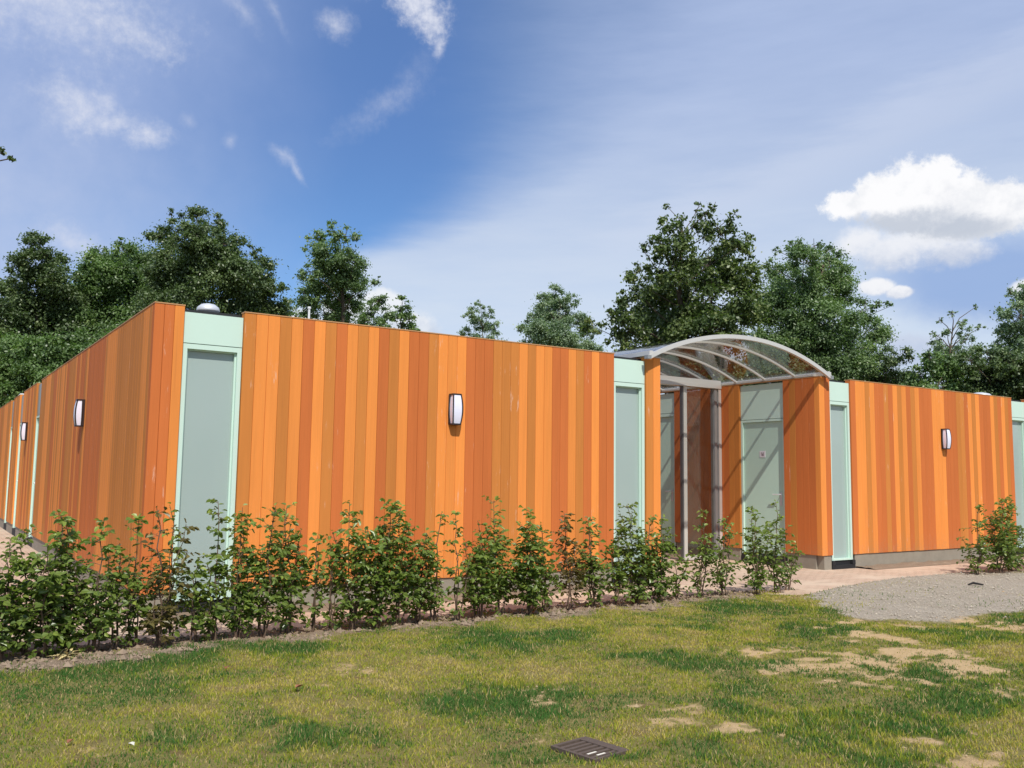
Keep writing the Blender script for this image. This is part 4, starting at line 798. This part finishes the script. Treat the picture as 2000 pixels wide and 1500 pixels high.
# ------------------------------------------------------------------ hedge plants
def sapling(x, y, h, wdt, dens, label, seed, leafm='hedge'):
    rg = np.random.default_rng(seed); z0 = -.01
    root = thing('hedge_sapling', (x, y, 0), label, 'hedge plant', 'young beech plants of the hedge')
    mb = MB(); Cs, Ds, Ns, Ls, Ws, Vs = [], [], [], [], [], []
    nst = int(rg.integers(2, 4)) + (2 if dens > 1 else 1)
    def leaves_on(a, b, n, s=1.):
        ax = (b-a); l = ax.length
        if l < 1e-4: return
        ax.normalize()
        for i in range(n):
            f_ = (i+.6)/n; p = a.lerp(b, f_)+Vector(rg.normal(0, .006, 3))
            sd_ = ax.cross(Vector((0, 0, 1))); sd_ = sd_.normalized() if sd_.length > .05 else Vector((1, 0, 0))
            sg = 1 if i % 2 else -1; d = ax*.55+sd_*sg*rg.uniform(.5, 1.1)+Vector((rg.normal(0, .25), rg.normal(0, .25), rg.normal(-.28, .3)))
            Cs.append(p); Ds.append(d); Ns.append(Vector((rg.normal(0, .6), rg.normal(-.25, .6), .9)))
            L = rg.uniform(.036, .072)*s; Ls.append(L); Ws.append(L*rg.uniform(.55, .74)); Vs.append(np.clip(.35+.3*p.z/h+rg.normal(0, .22), 0, 1))
    for s in range(nst):
        hs = h*(1. if s == 0 else rg.uniform(.45, .92)); lx = rg.normal(0, wdt*.36)*(.35 if s == 0 else 1); ly = rg.normal(0, .07)
        base = Vector((x+rg.normal(0, .02), y+rg.normal(0, .02), z0)); pts = [base]
        K_ = 7
        for i in range(1, K_+1): q = i/K_; pts.append(base+Vector((lx*q**1.2+rg.normal(0, .014), ly*q+rg.normal(0, .014), hs*q)))
        r0 = rg.uniform(.006, .0105); mb.tube(pts, [r0*(1-.8*i/K_)+.001 for i in range(K_+1)], 5)
        nt_ = int(41*dens*hs/1.1*(1. if s == 0 else .85))
        for i in range(nt_):
            q = rg.beta(1.15, 1.2)*.93+.09; q = min(q, .985)
            i0 = min(K_-1, int(q*K_)); p = pts[i0].lerp(pts[i0+1], q*K_-i0)
            env = (math.sin(min(1, q*1.55+.18)*math.pi*.5)*(1-.62*max(0, q-.45)/.55))        # envelope: full low down, thin at the top
            if q > .75: env *= rg.uniform(.35, 1)
            l = (wdt*.66*env+.04)*rg.uniform(.45, 1.15); a = rg.uniform(0, 2*math.pi)
            d = Vector((math.cos(a), math.sin(a)*.85, rg.uniform(-.25, .85))).normalized(); e1 = p+d*l*.55; e2 = e1+(d+Vector((rg.normal(0, .25), rg.normal(0, .25), rg.normal(-.1, .2)))).normalized()*l*.45
            mb.tube([p, e1, e2], [.0028, .0018, .0008], 3, False)
            nl = max(2, int(l/.022*(.75+.4*dens)*.62)); leaves_on(p.lerp(e1, .25), e1, max(1, nl//2), 1.); leaves_on(e1, e2, max(2, nl-nl//2), 1.)
            if l > .1 and rg.random() < .6:
                e3 = e1+Vector((rg.normal(0, 1), rg.normal(0, 1), rg.normal(.2, .5))).normalized()*l*.4; mb.tube([e1, e3], [.0015, .0007], 3, False); leaves_on(e1, e3, 3)
        leaves_on(pts[-2], pts[-1]+Vector((0, 0, .02)), 5, .85)
    mb.build('stem', TWIG, root)
    me = leaf_mesh('foliage', *[np.array(q, float) for q in (Cs, Ds, Ns, Ls, Ws, Vs)]); link('foliage', me, LEAFS[leafm], root)
    return len(me.polygons)
ORD = 'first second third fourth fifth sixth seventh eighth ninth tenth eleventh twelfth thirteenth fourteenth fifteenth sixteenth seventeenth eighteenth nineteenth twentieth twenty-first twenty-second twenty-third twenty-fourth twenty-fifth twenty-sixth twenty-seventh twenty-eighth twenty-ninth thirtieth thirty-first thirty-second thirty-third thirty-fourth thirty-fifth thirty-sixth thirty-seventh thirty-eighth thirty-ninth fortieth'.split()
hr = random.Random(8); lt = 0; kR = 0; left = [q for q in HEDGE if q[0] < 11]; right = [q for q in HEDGE if q[0] >= 11]
for i, (x, y, h, wd, dn) in enumerate(HEDGE):
    brown = i in (7, 26)
    look = ('tall ' if h > 1.08 else 'low ' if h < .95 else '')+('dense' if dn >= 1.15 else 'sparse' if dn < .75 else 'leafy')
    if x < 1.9: spot = 'left of the corner'
    elif x < 2.9: spot = 'by the tall left window'
    elif x < 7.6: spot = 'before the long front wall'
    elif x < 11: spot = 'before the entrance'
    else: spot = 'before the right building'
    if x < 11: lab = f"{look} {'bronze ' if brown else ''}hedge plant {spot}, {ORD[i]} from left in the row"
    else: lab = f"{look} hedge plant {spot}, {ORD[kR]} past the gravel"; kR += 1
    # two depths: the row is planted slightly staggered
    lt += sapling(x, y+hr.uniform(-.07, .07), h, wd, dn, lab, 100+i, 'brown' if brown else 'hedge')
# hedge turning the corner on the left, running back beside the side path
for i, (x, y, h, wd, dn) in enumerate([(.30, 8.15, 1.0, .42, 1.2), (.18, 8.75, .98, .42, 1.2), (.10, 9.4, .95, .42, 1.1), (.05, 10.1, .95, .42, 1.0)]):
    lt += sapling(x, y, h, wd, dn, f"leafy hedge plant on the left return of the hedge, {ORD[i]} back from the corner plant", 200+i)
print('hedge leaf quads', lt)
# far wood closing the horizon all round
def far_wood():
    rg = np.random.default_rng(77); n = 26000; a = np.radians(rg.uniform(-180, 180, n)); d = rg.uniform(84, 96, n)
    top = 3.6+2.9*fbm(np.degrees(a)*.35+200, a*0, 1., 4, 7); z_ = top*rg.uniform(0, 1, n)**.8
    Cn = np.stack([np.sin(a)*d, np.cos(a)*d, z_], 1)
    me = quad_leaves('far_wood', Cn, rdir(rg, n), rdir(rg, n)+np.array([0, 0, .6]), rg.uniform(.7, 1.4, n), rg.uniform(.5, 1., n), np.clip(.4+rg.normal(0, .2, n), 0, 1))
    setp(link('distant_wood', me, LEAFS['dark']), kind='stuff')
far_wood()
